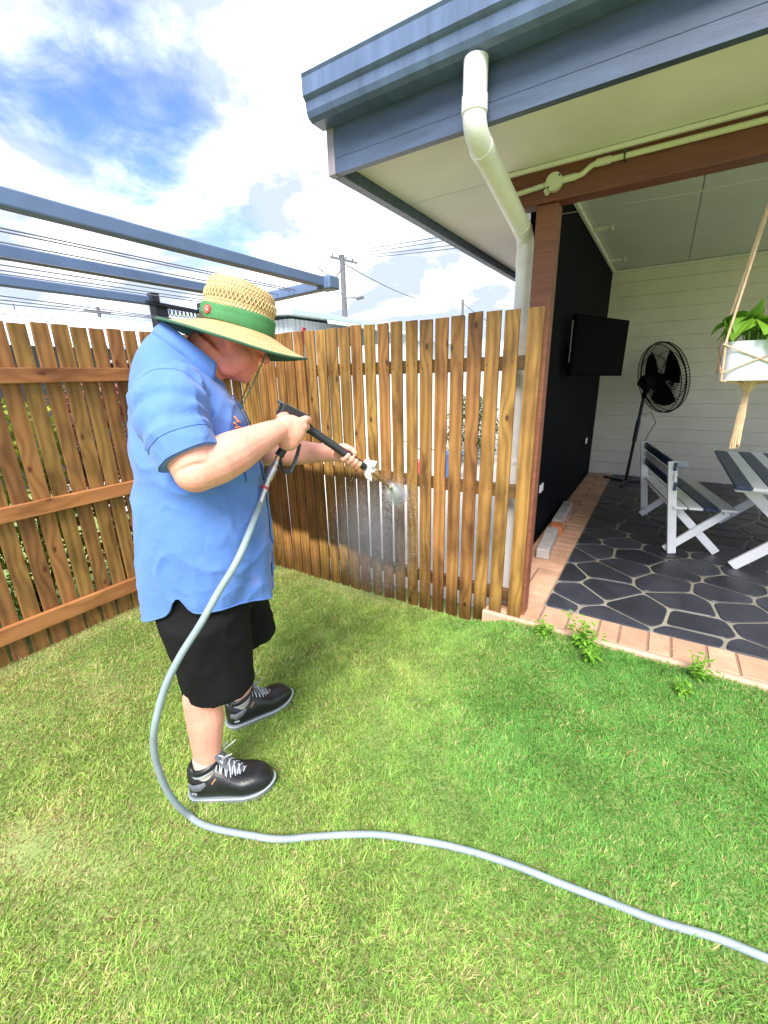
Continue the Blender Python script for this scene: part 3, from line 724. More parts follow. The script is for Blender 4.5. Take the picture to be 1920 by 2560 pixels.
def copy_tree(o, parent=None):
    c = o.copy(); COL.objects.link(c); c.parent = parent
    for ch in list(o.children): copy_tree(ch, c)
    return c
b2 = copy_tree(b1); b2['label'] = 'slatted bench on the far side of the striped table behind hanging planter'
b2.location = (1.52, 4.75, 0.031); b2.rotation_euler = (0, 0, math.pi)
tb = empty('patio_table', (.95, 4.55, .031), label='striped patio table with navy and white slats on crossed white legs', cat='table')
TB = (.95, 4.55, .031)
for k in range(9):
    x0 = .52 + k * .0925
    MB().box(x0, x0 + .0865, 3.72, 5.38, .690, .712).build('top_slat', NAVY if k % 2 == 0 else WHITE, tb, TB, bevel=.003)
MB().box(.54, 1.33, 3.88, 3.93, .640, .689).build('top_batten', WHITE, tb, TB, bevel=.003)
MB().box(.54, 1.33, 5.17, 5.22, .640, .689).build('top_batten', WHITE, tb, TB, bevel=.003)
for y_ in (3.95, 5.15):
    MB().obox((.63, y_, .046), (1.22, y_, .655), .03, .075, (1, 0, 0)).build('cross_leg', WHITE, tb, TB, bevel=.004)
    MB().obox((1.24, y_ + .035, .046), (.62, y_ + .035, .655), .03, .075, (1, 0, 0)).build('cross_leg', WHITE, tb, TB, bevel=.004)
MB().box(.90, .95, 3.97, 5.17, .33, .37).build('stretcher', WHITE, tb, TB, bevel=.004)

# pedestal fan near the back wall
fan = empty('pedestal_fan', (-.27, 6.62, .03), label='black pedestal fan with round wire guard in front of the back wall', cat='fan')
FBb = (-.27, 6.62, .03)
pb = MB()
for a in (25, 145, 265): pb.obox((-.27, 6.62, .05), (-.27 + .34 * math.cos(R(a)), 6.62 + .34 * math.sin(R(a)), .042), .05, .022)
pb.build('base', BLACKM, fan, FBb, bevel=.004)
MB().tube([(-.27, 6.62, .04), (-.205, 6.52, 1.18)], .019, 12).build('pole', BLACKM, fan, FBb, smooth=True)
MB().tube([(-.238, 6.57, .60), (-.222, 6.547, .88)], .026, 12).build('pole_clamp', BLACKM, fan, FBb, smooth=True)
fn = Vector((.80, .54, .22)).normalized(); fc = Vector((-.04, 6.55, 1.40))
fu = fn.cross(Vector((0, 0, 1))).normalized(); fv = fu.cross(fn).normalized()
MB().tube([fc - fn * .26, fc - fn * .24, fc - fn * .13, fc - fn * .05], [.05, .085, .10, .085], 18).build('motor_housing', BLACKP, fan, FBb, smooth=True)
MB().obox(fc - fn * .30 + fu * .0, fc - fn * .255, .05, .05).build('motor_knob', BLACKP, fan, FBb, bevel=.008)
MB().tube([(-.205, 6.52, 1.17), fc - fn * .17 + Vector((0, 0, -.05))], .028, 10).build('tilt_bracket', BLACKP, fan, FBb, smooth=True)
MB().obox(fc - fn * .235 - fu * .09 , fc - fn * .15 - fu * .101, .012, .02).build('badge', LABELM, fan, FBb)
gd = MB(); RG = .43
for rr2, off in ((RG, 0), (RG * .97, .05), (RG * .97, -.05), (RG * .7, .085), (RG * .7, -.085), (RG * .4, .10), (RG * .4, -.10), (.10, .11), (.10, -.11)):
    gd.tube([fc + fn * off + fu * (rr2 * math.cos(2 * math.pi * k / 48)) + fv * (rr2 * math.sin(2 * math.pi * k / 48)) for k in range(49)], .008 if off == 0 else .0045, 5, cap=False)
for k in range(72):
    a = 2 * math.pi * k / 72; e = fu * math.cos(a) + fv * math.sin(a)
    for sgn_ in (1, -1):
        gd.tube([fc + e * .08 + fn * .11 * sgn_, fc + e * RG * .4 + fn * .10 * sgn_, fc + e * RG * .7 + fn * .085 * sgn_, fc + e * RG * .97 + fn * .05 * sgn_, fc + e * RG], .0027, 4, cap=False)
gd.build('guard', BLACKP, fan, FBb)
for k in range(3):
    a0 = 2 * math.pi * k / 3 + .5; bl = MB(); vs = []; fs = []
    for i in range(7):
        rr2 = .05 + i * .05
        for j in range(5):
            a = a0 + (j / 4 - .5) * (1.45 - .35 * abs(i / 6 - .6)); p = fc + (fu * math.cos(a) + fv * math.sin(a)) * rr2 + fn * (.035 * (j / 4 - .5))
            vs.append(p)
    for i in range(6):
        for j in range(4): fs.append((i * 5 + j, i * 5 + j + 1, (i + 1) * 5 + j + 1, (i + 1) * 5 + j))
    bl.add(vs, fs); o = bl.build('blade', BLACKP, fan, FBb, smooth=True)
    md = o.modifiers.new('solid', 'SOLIDIFY'); md.thickness = .004
MB().tube([fc - fn * .06, fc + fn * .06], .05, 16).build('hub', BLACKP, fan, FBb, smooth=True)
tag(MB().tube([(-.225, 6.53, 1.0), (-.16, 6.50, .95), (-.10, 6.52, .99), (-.03, 6.6, .85), (-.10, 6.8, .65), (-.12, 6.98, .55)], .004, 6).build('power_cord', BLACKP, fan, FBb))

tv = empty('television', (-.60, 4.6, 1.45), label='black television on a wall arm against the dark side wall', cat='television')
TVB = (-.60, 4.6, 1.45)
A_ = Vector((-.735, 4.20, 1.72)); Bv = Vector((-.385, 4.95, 1.70))
MB().obox(A_, Bv, .045, .50).build('panel', mat('tv_shell', (.003, .003, .004), .8, spec=.03), tv, TVB, bevel=.008)
dd = (Bv - A_).normalized(); nn_ = dd.cross(Vector((0, 0, 1))).normalized()
MB().obox(A_ + dd * .02 + nn_ * .024, Bv - dd * .02 + nn_ * .024, .004, .46).build('screen', mat('screen_glass', (.003, .003, .004), .7, spec=0.03), tv, TVB)
MB().obox(A_ - nn_ * .0 + dd * -.002 + Vector((0, 0, -.16)), A_ + dd * -.002 + Vector((0, 0, .2)), .008, .003, (dd.x, dd.y, 0)).build('edge_trim', LABELM, tv, TVB)
MB().box(-.80, -.57, 4.55, 4.62, 1.66, 1.74).build('wall_arm', BLACKM, tv, TVB, bevel=.004)

# odds and ends along the dark wall
tag(MB().obox((-.655, 3.42, .075), (-.70, 4.02, .075), .10, .085).build('timber_offcut', TIN, bevel=.006), 'pale offcut block lying nearest the yard at the foot of the dark wall', 'offcut')
tag(MB().obox((-.712, 4.26, .07), (-.735, 5.0, .07), .09, .08).build('timber_offcut', TIN, bevel=.006), 'pale offcut block lying behind the orange brick by the dark wall', 'offcut')
tag(MB().obox((-.675, 4.06, .07), (-.70, 4.23, .07), .11, .076).build('loose_brick', OBRICK, bevel=.006), 'loose orange brick between the pale offcuts by the dark wall', 'brick')

# ------------------------------------------------------------------ hanging planter
PLB = Vector((.30, 2.40, 1.40))
pl = empty('hanging_planter', tuple(PLB), label='white square pot in macrame rope hanger under the beam at right', cat='planter')
random.seed(17)
px, py = .30, 2.40
pv = MB(); s0, s1 = .105, .118
vs = []
for (s, z_) in ((s0, 1.450), (s1, 1.585), (s1 + .002, 1.60), (s1 - .012, 1.60), (s1 - .012, 1.575)):
    for k in range(24):
        a = 2 * math.pi * k / 24 + .2; c_, sn = math.cos(a), math.sin(a); e = 2 / 5.0
        vs.append((px + s * math.copysign(abs(c_) ** e, c_), py + s * math.copysign(abs(sn) ** e, sn), z_))
fs = [tuple(range(24))[::-1]] + [(r_ * 24 + k, r_ * 24 + (k + 1) % 24, (r_ + 1) * 24 + (k + 1) % 24, (r_ + 1) * 24 + k) for r_ in range(4) for k in range(24)] + [tuple(96 + k for k in range(24))]
pv.add(vs, fs); pv.build('pot', POT, pl, tuple(PLB), smooth=True)
knot_t = Vector((px - .005, py - .01, 1.430)); top_p = Vector((.265, 2.44, 2.285))
for (ax_, ay_) in ((-1, -1), (1, -1), (1, 1), (-1, 1)):
    e1 = Vector((px + ax_ * .116, py + ay_ * .116, 1.60)); e2 = Vector((px + ax_ * .106, py + ay_ * .106, 1.450))
    MB().tube([top_p, e1, e2, knot_t], .0045, 7).build('rope', ROPE, pl, tuple(PLB))
for (a1, a2, z1_, z2_) in (((-1, -1), (1, -1), 1.59, 1.48), ((1, -1), (-1, -1), 1.59, 1.48), ((-1, 1), (-1, -1), 1.59, 1.48), ((-1, -1), (-1, 1), 1.59, 1.48)):
    MB().tube([(px + a1[0] * .122, py + a1[1] * .122, z1_), (px + a2[0] * .112, py + a2[1] * .112, z2_)], .003, 6).build('rope_net', ROPE, pl, tuple(PLB))
kn = MB(); kn.tube([knot_t + Vector((0, 0, .05)), knot_t + Vector((0, 0, .02)), knot_t + Vector((0, 0, -.03))], [.012, .042, .012], 10); kn.build('knot', ROPE, pl, tuple(PLB), smooth=True)
ts = MB()
for k in range(12):
    a = 2 * math.pi * k / 12; r_ = .012
    ts.tube([knot_t + Vector((.008 * math.cos(a), .008 * math.sin(a), -.02)), knot_t + Vector((r_ * math.cos(a + .8), r_ * math.sin(a + .8), -.13)), knot_t + Vector((.015 * math.cos(a + 1.6), .015 * math.sin(a + 1.6), -.245 - random.uniform(0, .03)))], .0036, 5)
ts.build('tassel', ROPE, pl, tuple(PLB))
def leaf_blade(mb, base, tip, w, nrm, bend=.25, n=6, fold=.15):
    base = Vector(base); tip = Vector(tip); d = tip - base; ln = d.length; d.normalize(); nrm = Vector(nrm); sd = d.cross(nrm)
    if sd.length < 1e-4: sd = Vector((1, 0, 0))
    sd.normalize(); nrm = sd.cross(d).normalized(); vs = []; fs = []
    for i in range(n + 1):
        t_ = i / n; ww = w * (math.sin(math.pi * min(1, t_ * 1.0) ** .8) + .04) * .5
        c_ = base + d * (ln * t_) + nrm * (bend * ln * math.sin(math.pi * t_) * .5) - nrm * (bend * ln * t_ * t_ * .35)
        vs += [c_ - sd * ww + nrm * ww * fold, c_, c_ + sd * ww + nrm * ww * fold]
    for i in range(n):
        a = i * 3; fs += [(a, a + 1, a + 4, a + 3), (a + 1, a + 2, a + 5, a + 4)]
    mb.add(vs, fs)
for k in range(38):
    a = random.uniform(0, 2 * math.pi); rr2 = random.uniform(.03, .10); st = Vector((px + .04 * math.cos(a), py + .04 * math.sin(a), 1.59))
    bs = Vector((px + rr2 * math.cos(a), py + rr2 * math.sin(a), 1.635 + random.uniform(0, .06)))
    ln = random.uniform(.085, .13); tp = bs + Vector((ln * .8 * math.cos(a), ln * .8 * math.sin(a), random.uniform(-.085, .06)))
    lb = MB(); leaf_blade(lb, bs, tp, random.uniform(.07, .095), (math.cos(a) * 1.1 + random.gauss(0, .4), math.sin(a) * 1.1 + random.gauss(0, .4), .7)); 
    lo = lb.build('leaf', LEAF_B, pl, tuple(PLB), smooth=True)
    MB().tube([st, (st + bs) / 2 + Vector((0, 0, .015)), bs], .0018, 5).build('leaf_stalk', LEAF_B, lo, tuple(PLB))

# ------------------------------------------------------------------ neighbours beyond the fences
nh = empty('neighbour_house', (-9.2, 2.5, 0), label='neighbouring house with white corrugated roof beyond the left fence', cat='house')
NB = (-9.2, 2.5, 0)
cs = MB(); vs = []; fs = []; ny = 0; y_ = -4.0
while y_ < 6.5:
    h = .022 * math.sin(2 * math.pi * y_ / .19)
    vs += [(-7.9, y_, 2.13 + h), (-10.6, y_, 2.80 + h)]; ny += 1; y_ += .0317
fs = [(2 * i, 2 * i + 1, 2 * i + 3, 2 * i + 2) for i in range(ny - 1)]
o = cs.add(vs, fs).build('roof_sheet', ROOFW, nh, NB, smooth=True); md = o.modifiers.new('s', 'SOLIDIFY'); md.thickness = .01
MB().box(-13, -8.3, -4, 6.4, -.1, 2.09).build('wall', mat('shaded_cladding', (.055, .062, .07), .7), nh, NB)  # dark tone puts the shade on this wall into its colour
MB().tube([(-10.6, -4, 2.83), (-10.6, 6.5, 2.83)], .05, 8).build('ridge_cap', ROOFW, nh, NB, smooth=True)
for y_ in (-1.5, 1.2, 3.9):
    w_ = MB().box(-8.299, -8.27, y_, y_ + 1.1, .9, 1.9).build('window_frame', WHITE, nh, NB); MB().box(-8.268, -8.262, y_ + .05, y_ + 1.05, .95, 1.85).build('pane', BLACKP, w_, NB)

mh = empty('neighbour_house', (-9, 10.5, 0), label='pale mint house with low roof showing above the middle fence', cat='house')
MHB = (-9, 10.5, 0)
w_ = MB()
for k in range(60):
    x_ = -11.6 + k * .05
MB().box(-13, -8.05, 8.5, 15, -.1, 2.93).build('wall', WALLG, mh, MHB)
for k in range(40):
    MB().box(-8.048, -8.03, 8.5 + k * .16, 8.5 + k * .16 + .10, 1.2, 2.93).build('cladding_rib', WALLG, mh, MHB)
for k in range(30):
    MB().box(-12.9 + k * .16, -12.9 + k * .16 + .10, 8.478, 8.498, 1.2, 2.93).build('cladding_rib', WALLG, mh, MHB)
MB().extr([(-13.4, 3.30), (-7.75, 2.98), (-7.75, 3.10), (-13.4, 3.46)], 8.2, 15.2, 'y').build('roof', ROOFG, mh, MHB)
MB().box(-7.76, -7.66, 8.18, 15.22, 2.96, 3.09).build('gutter', ROOFG, mh, MHB, bevel=.01)
sh = empty('garden_shed', (-6.2, 10.5, 0), label='low pale shed roof peeping over the middle fence beside the mint house', cat='shed')
MB().box(-7.6, -4.9, 9.6, 12.4, -.1, 2.28).build('wall', WALLG, sh, (-6.2, 10.5, 0))
MB().extr([(-7.62, 2.86), (-4.75, 2.33), (-4.75, 2.41), (-7.62, 2.95)], 9.4, 12.6, 'y').build('roof', ROOFG, sh, (-6.2, 10.5, 0))
ff = empty('board_fence', (-3, 8.6, 0), label='pale horizontal board fence seen through gaps of the middle fence', cat='fence')
for k in range(9):
    MB().box(-4.8, 0.4, 8.55, 8.57, -.05 + k * .185, .125 + k * .185).build('board', CREAM, ff, (-3, 8.6, 0))
for k in range(5):
    MB().box(-4.7 + k * 1.2, -4.6 + k * 1.2, 8.575, 8.66, -.1, 1.66).build('post', CREAM, ff, (-3, 8.6, 0))
def tub(name, x, y, z0, r, h, m_, label, cat):
    t_ = MB(); t_.tube([(x, y, z0), (x, y, z0 + h * .5), (x, y, z0 + h * .94), (x, y, z0 + h), (x, y, z0 + h)], [r * .8, r * .92, r, r * 1.08, r * .85], 16)
    return tag(t_.build(name, m_, smooth=True), label, cat)
tub('storage_tub', -2.75, 6.3, -.1, .20, .42, BLUEP, 'blue plastic tub standing on the path behind the middle fence', 'tub')
tub('storage_tub', -3.25, 6.2, -.1, .15, .26, REDP, 'red plastic tub standing on the path behind the middle fence', 'tub')
tub('storage_tub', -1.75, 6.6, -.1, .17, .55, YELP, 'yellow plastic tub behind the right end of the middle fence', 'tub')
tag(MB().obox((-3.60, 3.92, 1.75), (-3.52, 3.92, 2.05), .05, .02).build('safety_flag', REDP), 'small red orange marker strip showing just above a paling top', 'marker')
tag(MB().tube([(-3.56, 3.95, -.1), (-3.56, 3.95, 2.06)], .012, 8).build('garden_stake', POLE), 'thin grey stake holding the red orange marker behind the fence', 'stake')

# shrubs behind the fences
def shrub(name, c, rad, h, m_, n, label, seed, lw=.03, ll_=.075):
    random.seed(seed); base = (c[0], c[1], c[2])
    r = empty(name, base, label=label, cat='shrub', group='shrubs beyond the fences')
    stm = MB(); lv = MB()
    for k in range(7):
        a = random.uniform(0, 6.28); tp = Vector((c[0] + rad * .6 * math.cos(a), c[1] + rad * .6 * math.sin(a), c[2] + h * random.uniform(.6, .95)))
        stm.tube([c, (Vector(c) + tp) / 2 + Vector((.05 * math.cos(a), .05 * math.sin(a), .05)), tp], [.016, .010, .004], 5)
    for k in range(n):
        a = random.uniform(0, 6.28); t_ = random.random() ** .7; zz = c[2] + h * t_; rr2 = rad * math.sqrt(random.random()) * (1.05 - .5 * abs(t_ - .5))
        p = Vector((c[0] + rr2 * math.cos(a), c[1] + rr2 * math.sin(a), zz)); dv = Vector((random.gauss(0, 1), random.gauss(0, 1), random.gauss(.1, .7))).normalized()
        leaf_blade(lv, p, p + dv * ll_ * random.uniform(.7, 1.3), lw * random.uniform(.7, 1.3), (random.gauss(0, .5), random.gauss(0, .5), 1), n=3)
    stm.build('stem', BARK, r, base); lv.build('foliage', m_, r, base)
specs = [((-3.35, .35), .36, 1.62, LEAF_D, 'dark leafy shrub behind the left fence nearest the camera'), ((-3.4, .95), .36, 1.5, LEAF_Y, 'yellow green shrub behind the left fence beside the dark one'),
         ((-3.4, 1.55), .34, 1.6, LEAF_R, 'red leaved shrub behind the left fence near the clothesline'), ((-3.55, 2.1), .35, 1.3, LEAF_Y, 'low yellow green shrub behind the left fence near the yard corner'),
         ((-3.5, -.3), .35, 1.3, LEAF_D, 'dark leafy shrub behind the far left end of the fence'), ((-1.25, 6.6), .45, 1.55, LEAF_D, 'leafy shrub glimpsed through the right end of the middle fence'), ((-2.9, 7.6), .5, 1.2, LEAF_D, 'dark shrub by the pale board fence beyond the middle fence')]
for k, (c, rad, h, m_, lab) in enumerate(specs):
    shrub('shrub', (c[0], c[1], -.1), rad, h, m_, 2200, lab, 40 + k)

# ------------------------------------------------------------------ power poles and lines
def pole(base, top, r, arms, label):
    e = empty('power_pole', base, label=label, cat='power pole')
    MB().tube([base, top], [r * 1.25, r], 10).build('pole', POLE, e, base, smooth=True)
    for a, c in arms:
        ao = MB().obox(a, c, .10, .12).build('crossarm', POLE, e, base, bevel=.01)
        for k in range(4):
            p = Vector(a).lerp(Vector(c), (k + .35) / 4 + .02)
            MB().tube([p + Vector((0, 0, .06)), p + Vector((0, 0, .12)), p + Vector((0, 0, .2))], [.03, .05, .03], 8).build('insulator', CABLE, ao, base)
    return e
pA = pole((-16.8, 22.4, -.4), (-17.08, 22.78, 8.36), .15, [((-17.95, 22.76, 8.40), (-16.02, 22.74, 7.80))], 'tall power pole with crossarm over the middle fence, nearest pole')
for a, c, r_ in (((-16.8, 22.3, 6.0), (-15.9, 22.5, 5.95), .035), ((-15.95, 22.5, 5.9), (-15.55, 22.6, 5.95), .09)):
    MB().tube([a, c], r_, 8).build('street_lamp_arm', POLE, pA, (-16.8, 22.4, -.4))
MB().tube([(-17.0, 22.6, 7.6), (-17.7, 22.8, 7.25), (-18.9, 23.3, 7.75), (-19.6, 23.6, 8.2)], .03, 6).build('jumper_cable', CABLE, pA, (-16.8, 22.4, -.4))
pole((-50.9, 25.2, -.4), (-51.79, 25.77, 9.3), .17, [((-54.2, 25.5, 9.15), (-49.4, 25.7, 8.45))], 'distant power pole with crossarm above the white roof at left')
pole((-22.6, 55.2, -.4), (-23.6, 56.9, 10.75), .16, [], 'distant bare power pole just left of the downpipe')
def wire(name, a, c, sag, r, label, grp):
    a = Vector(a); c = Vector(c); pts = []
    for k in range(17):
        t_ = k / 16; p = a.lerp(c, t_); p.z -= sag * 4 * t_ * (1 - t_); pts.append(p)
    tag(MB().tube(pts, r, 5).build(name, CABLE), label, 'power line', grp)
ins = [Vector((-17.95, 22.76, 8.40)).lerp(Vector((-16.02, 22.74, 7.80)), t_) + Vector((0, 0, .2)) for t_ in (.08, .36, .64, .92)]
ords = ['topmost', 'second', 'third', 'lowest']
rights = [(-7.741, 16.908, 6.62), (-7.483, 17.023, 6.488), (-7.148, 17.177, 6.326), (-6.931, 17.276, 6.216)]
for k in range(4):
    e = ins[k].lerp(Vector(rights[k]), 1.9)
    wire('power_line', ins[k], e, .12, .016, ords[k] + ' power line running right from the nearest pole to the eave', 'power lines over the yard')
lefts = [(-25.427, 27.909, 9.702), (-25.155, 27.968, 9.396), (-24.675, 28.207, 9.212), (-23.898, 28.649, 9.061)]
for k in range(4):
    e = ins[k].lerp(Vector(lefts[k]), 2.6)
    wire('power_line', ins[k], e, .25, .016, ords[k] + ' power line running left from the nearest pole behind the clothesline', 'power lines over the yard')
wire('power_line', (-16.85, 22.75, 7.85), (-23.5, 56.8, 10.3), .9, .025, 'sagging service line from the nearest pole to the distant bare pole', 'power lines over the yard')
wire('power_line', (-23.5, 56.8, 10.3), (-20.5, 58.0, 8.0), .1, .04, 'short stay wire dropping right from the distant bare pole', 'power lines over the yard')
wire('power_line', (-17.0, 22.5, 6.3), (-21.5, 21.0, 5.2), .1, .02, 'short service line dropping left from the nearest pole to the mint roof', 'power lines over the yard')
tag(MB().tube([(-18.2, 6.45, 2.2), (-18.48, 6.57, 4.1)], .02, 6).build('aerial_mast', POLE), 'thin aerial mast above the white roof at the picture edge', 'mast')
tag(MB().tube([(-17.1, 7.15, 2.2), (-17.27, 7.21, 3.75)], .025, 6).build('aerial_mast', POLE), 'short thin mast above the white roof, left of the distant pole', 'mast')

# ------------------------------------------------------------------ the man (local axes: x forward, y left, z up)
MAN = Vector((-1.36, .80, 0)); MROT = math.atan2(.8, .6)
def mw(f, l, u): return Vector((MAN.x + .6 * f - .8 * l, MAN.y + .8 * f + .6 * l, u))
def remesh(mb, vox, it, name, fac=.5):
    me = mb.mesh(name + '_src'); o = bpy.data.objects.new(name + '_src', me); COL.objects.link(o)
    md = o.modifiers.new('r', 'REMESH'); md.mode = 'VOXEL'; md.voxel_size = vox; md.adaptivity = 0
    if it:
        sm_ = o.modifiers.new('s', 'SMOOTH'); sm_.factor = fac; sm_.iterations = it
    dg = bpy.context.evaluated_depsgraph_get(); dg.update()
    nm = bpy.data.meshes.new_from_object(o.evaluated_get(dg)); nm.name = name
    bpy.data.objects.remove(o); bpy.data.meshes.remove(me)
    nm.polygons.foreach_set('use_smooth', [True] * len(nm.polygons))
    return nm
def link(name, me, material, parent=None):
    o = bpy.data.objects.new(name, me); COL.objects.link(o); me.materials.clear(); me.materials.append(material)
    if parent: o.parent = parent
    return o
bd = MB()
# trunk and hips (under the clothes)
bd.tube([(.06, 0, .80), (.07, 0, 1.0), (.09, 0, 1.2), (.08, 0, 1.38), (.09, 0, 1.46), (.12, 0, 1.51)], [(.15, .16), (.17, .18), (.17, .18), (.14, .17), (.11, .14), (.07, .08)], 20)
# legs
bd.tube([(.05, -.085, .80), (.03, -.125, .66), (.0, -.15, .50), (-.012, -.155, .42), (-.012, -.16, .33), (-.025, -.163, .20), (-.032, -.165, .12), (-.03, -.165, .06)], [.080, .075, .066, .064, .0655, .052, .042, .042], 18)
bd.tube([(.07, .085, .80), (.12, .125, .66), (.135, .15, .50), (.128, .155, .42), (.118, .157, .33), (.108, .16, .20), (.10, .163, .12), (.10, .163, .06)], [.080, .075, .066, .064, .0645, .052, .042, .042], 18)
# right arm
bd.tube([(.06, -.15, 1.45), (.065, -.23, 1.42), (.082, -.295, 1.345), (.098, -.332, 1.275)], [.075, .078, .072, .060], 18)
bd.ell((.098, -.332, 1.268), (.058, .056, .056))
bd.tube([(.098, -.332, 1.268), (.150, -.300, 1.285), (.205, -.262, 1.302), (.270, -.205, 1.322), (.325, -.158, 1.338), (.352, -.135, 1.343)], [.056, .0655, .0625, .050, .040, .036], 18)
# right hand: palm, four fingers closed on the handle, thumb
hr = Matrix.Rotation(R(-22), 3, 'Y')
bd.ell((.392, -.113, 1.338), (.052, .026, .052), hr)
bd.ell((.372, -.118, 1.352), (.040, .026, .036), hr)
bd.ell((.385, -.108, 1.306), (.040, .026, .038), hr)
kn_ = [((.446, -.104, 1.371), .0118), ((.437, -.106, 1.347), .0122), ((.424, -.107, 1.324), .0116), ((.408, -.107, 1.303), .0104)]
for (kx, r_), ln_ in zip(kn_, (1.0, 1.05, .98, .82)):
    k0 = Vector(kx); dn = Vector((-.010, 0, -.012))
    bd.tube([(k0.x - .045, k0.y - .002, k0.z - .012), k0 + Vector((0, -.004, 0)), k0 + Vector((.016, .018, -.004)) * ln_, k0 + Vector((.016, .046, -.010)) * ln_, k0 + Vector((-.006, .060, -.014)) * ln_, k0 + Vector((-.026, .056, -.012)) * ln_], [r_, r_ * 1.08, r_, r_ * .96, r_ * .9, r_ * .74], 12)
    bd.ell(k0 + Vector((.002, -.004, 0)), (r_ * 1.12,) * 3, nu=10, nv=8)
bd.tube([(.362, -.105, 1.375), (.385, -.083, 1.387), (.415, -.060, 1.385), (.438, -.054, 1.378)], [.018, .0150, .0125, .0098], 12)
# left arm
bd.tube([(.07, .15, 1.45), (.10, .22, 1.40), (.19, .25, 1.29), (.28, .235, 1.225)], [.075, .074, .066, .056], 18)
bd.ell((.28, .235, 1.225), (.054, .05, .05))
bd.tube([(.28, .235, 1.225), (.36, .19, 1.222), (.45, .135, 1.222), (.53, .075, 1.222), (.575, .040, 1.224)], [.054, .058, .050, .037, .032], 18)
# left hand round the ribbed barrel
bd.ell((.612, .018, 1.226), (.045, .020, .034), Matrix.Rotation(R(30), 3, 'Y'))
bd.ell((.592, .026, 1.214), (.034, .020, .026))
G0 = Vector((.465, -.058, 1.333)); G1 = Vector((.679, -.018, 1.169)); gd_ = (G1 - G0).normalized()
for k, (s_, r_) in enumerate(((.176, .0098), (.197, .0102), (.218, .0100), (.238, .0088))):
    c_ = G0 + gd_ * s_; side = Vector((-.05, .99, 0)); dn = gd_.cross(side).normalized()
    if dn.z > 0: dn = -dn
    pts = []
    for an in (-20, 25, 70, 115, 160, 200):
        a = R(an); pts.append(c_ + side * (.0245 * math.cos(a)) + dn * (.0245 * math.sin(a)))
    bd.tube([c_ + side * .024 + Vector((-.035, .006, .02)) + gd_ * -.01] + pts, [r_ * 1.2, r_ * 1.15, r_ * 1.08, r_, r_, r_ * .92, r_ * .75], 10)
c_ = G0 + gd_ * .15; side = Vector((-.05, .99, 0)); upn = -dn
bd.tube([c_ + side * .03 + Vector((.005, .0, .0)), c_ + side * .022 + upn * .020 + gd_ * .012, c_ + upn * .0275 + gd_ * .034 - side * .002, c_ + upn * .020 + gd_ * .055 - side * .018], [.0155, .0135, .0115, .009], 12)
# neck and head
bd.tube([(.09, 0, 1.46), (.13, 0, 1.54), (.19, 0, 1.60)], [.085, .080, .076], 18)
HT = R(25); HC = Vector((.25, 0, 1.635)); HR = Matrix(((math.cos(HT), 0, math.sin(HT)), (0, 1, 0), (-math.sin(HT), 0, math.cos(HT))))
def hd(a, b_, c): return HC + HR @ Vector((a, b_, c))
def he(c, r): bd.ell(hd(*c), r, HR, 20, 14)
he((-.005, 0, .025), (.102, .080, .096)); he((.018, 0, -.045), (.082, .076, .080)); he((.040, 0, -.080), (.055, .056, .048)); he((.068, 0, -.098), (.030, .034, .026))
he((.035, -.047, -.055), (.044, .034, .047)); he((.035, .047, -.055), (.044, .034, .047))       # cheeks
he((.010, -.050, -.085), (.045, .028, .040)); he((.010, .050, -.085), (.045, .028, .040))       # jowls
he((-.01, 0, -.100), (.050, .055, .040))
he((.102, 0, -.002), (.014, .012, .030)); he((.117, 0, -.022), (.0175, .0155, .0145)); he((.106, -.013, -.026), (.011, .0085, .009)); he((.106, .013, -.026), (.011, .0085, .009))   # nose
he((.090, 0, .030), (.018, .055, .012))                                                          # brow
he((.092, 0, -.057), (.015, .026, .0075)); he((.088, 0, -.069), (.016, .024, .0085))             # lips
for s_ in (-1, 1):
    he((.080, s_ * .033, .010), (.016, .016, .011))
    he((-.008, s_ * .080, -.010), (.020, .0095, .031)); he((-.014, s_ * .086, -.004), (.018, .007, .026)); he((-.002, s_ * .079, -.034), (.010, .007, .012))
me = remesh(bd, .0042, 5, 'person')
person = link('person', me, SKIN)
person.location = MAN; person.rotation_euler = (0, 0, MROT)
tag(person, 'man in blue shirt, black shorts and straw hat spraying the fence', 'person')
# eyes
for s_ in (-1, 1):
    MB().ell(hd(.083, s_ * .034, .008), (.0125, .0125, .0125), nu=12, nv=8).build('eye', WHITE, person, smooth=True)
    br = MB(); br.tube([hd(.094, s_ * .014, .033), hd(.099, s_ * .034, .040), hd(.088, s_ * .054, .036)], [.004, .005, .003], 6); br.build('eyebrow', BARK, person)
# short hair at the nape and sides below the hat
hm = MB(); random.seed(2)
for k in range(2600):
    th = random.uniform(R(75), R(285)); zc_ = random.uniform(-.018, .045)
    if abs(th - math.pi) > R(72) and zc_ < -.005: continue
    if zc_ < -.045 and abs(th - math.pi) > R(50): continue
    p = hd(-.005 + .104 * math.cos(th) * (1 if zc_ > -.02 else .9), .082 * math.sin(th) * (1 if zc_ > -.02 else .93), zc_ + .01)
    q = p + HR @ Vector((.004 * math.cos(th) , .004 * math.sin(th), -.014)); w_ = HR @ Vector((-math.sin(th), math.cos(th), 0)) * .0011
    hm.add([p - w_, p + w_, q], [(0, 1, 2)])
hm.build('hair', mat('short_hair', (.16, .11, .075), .7), person)

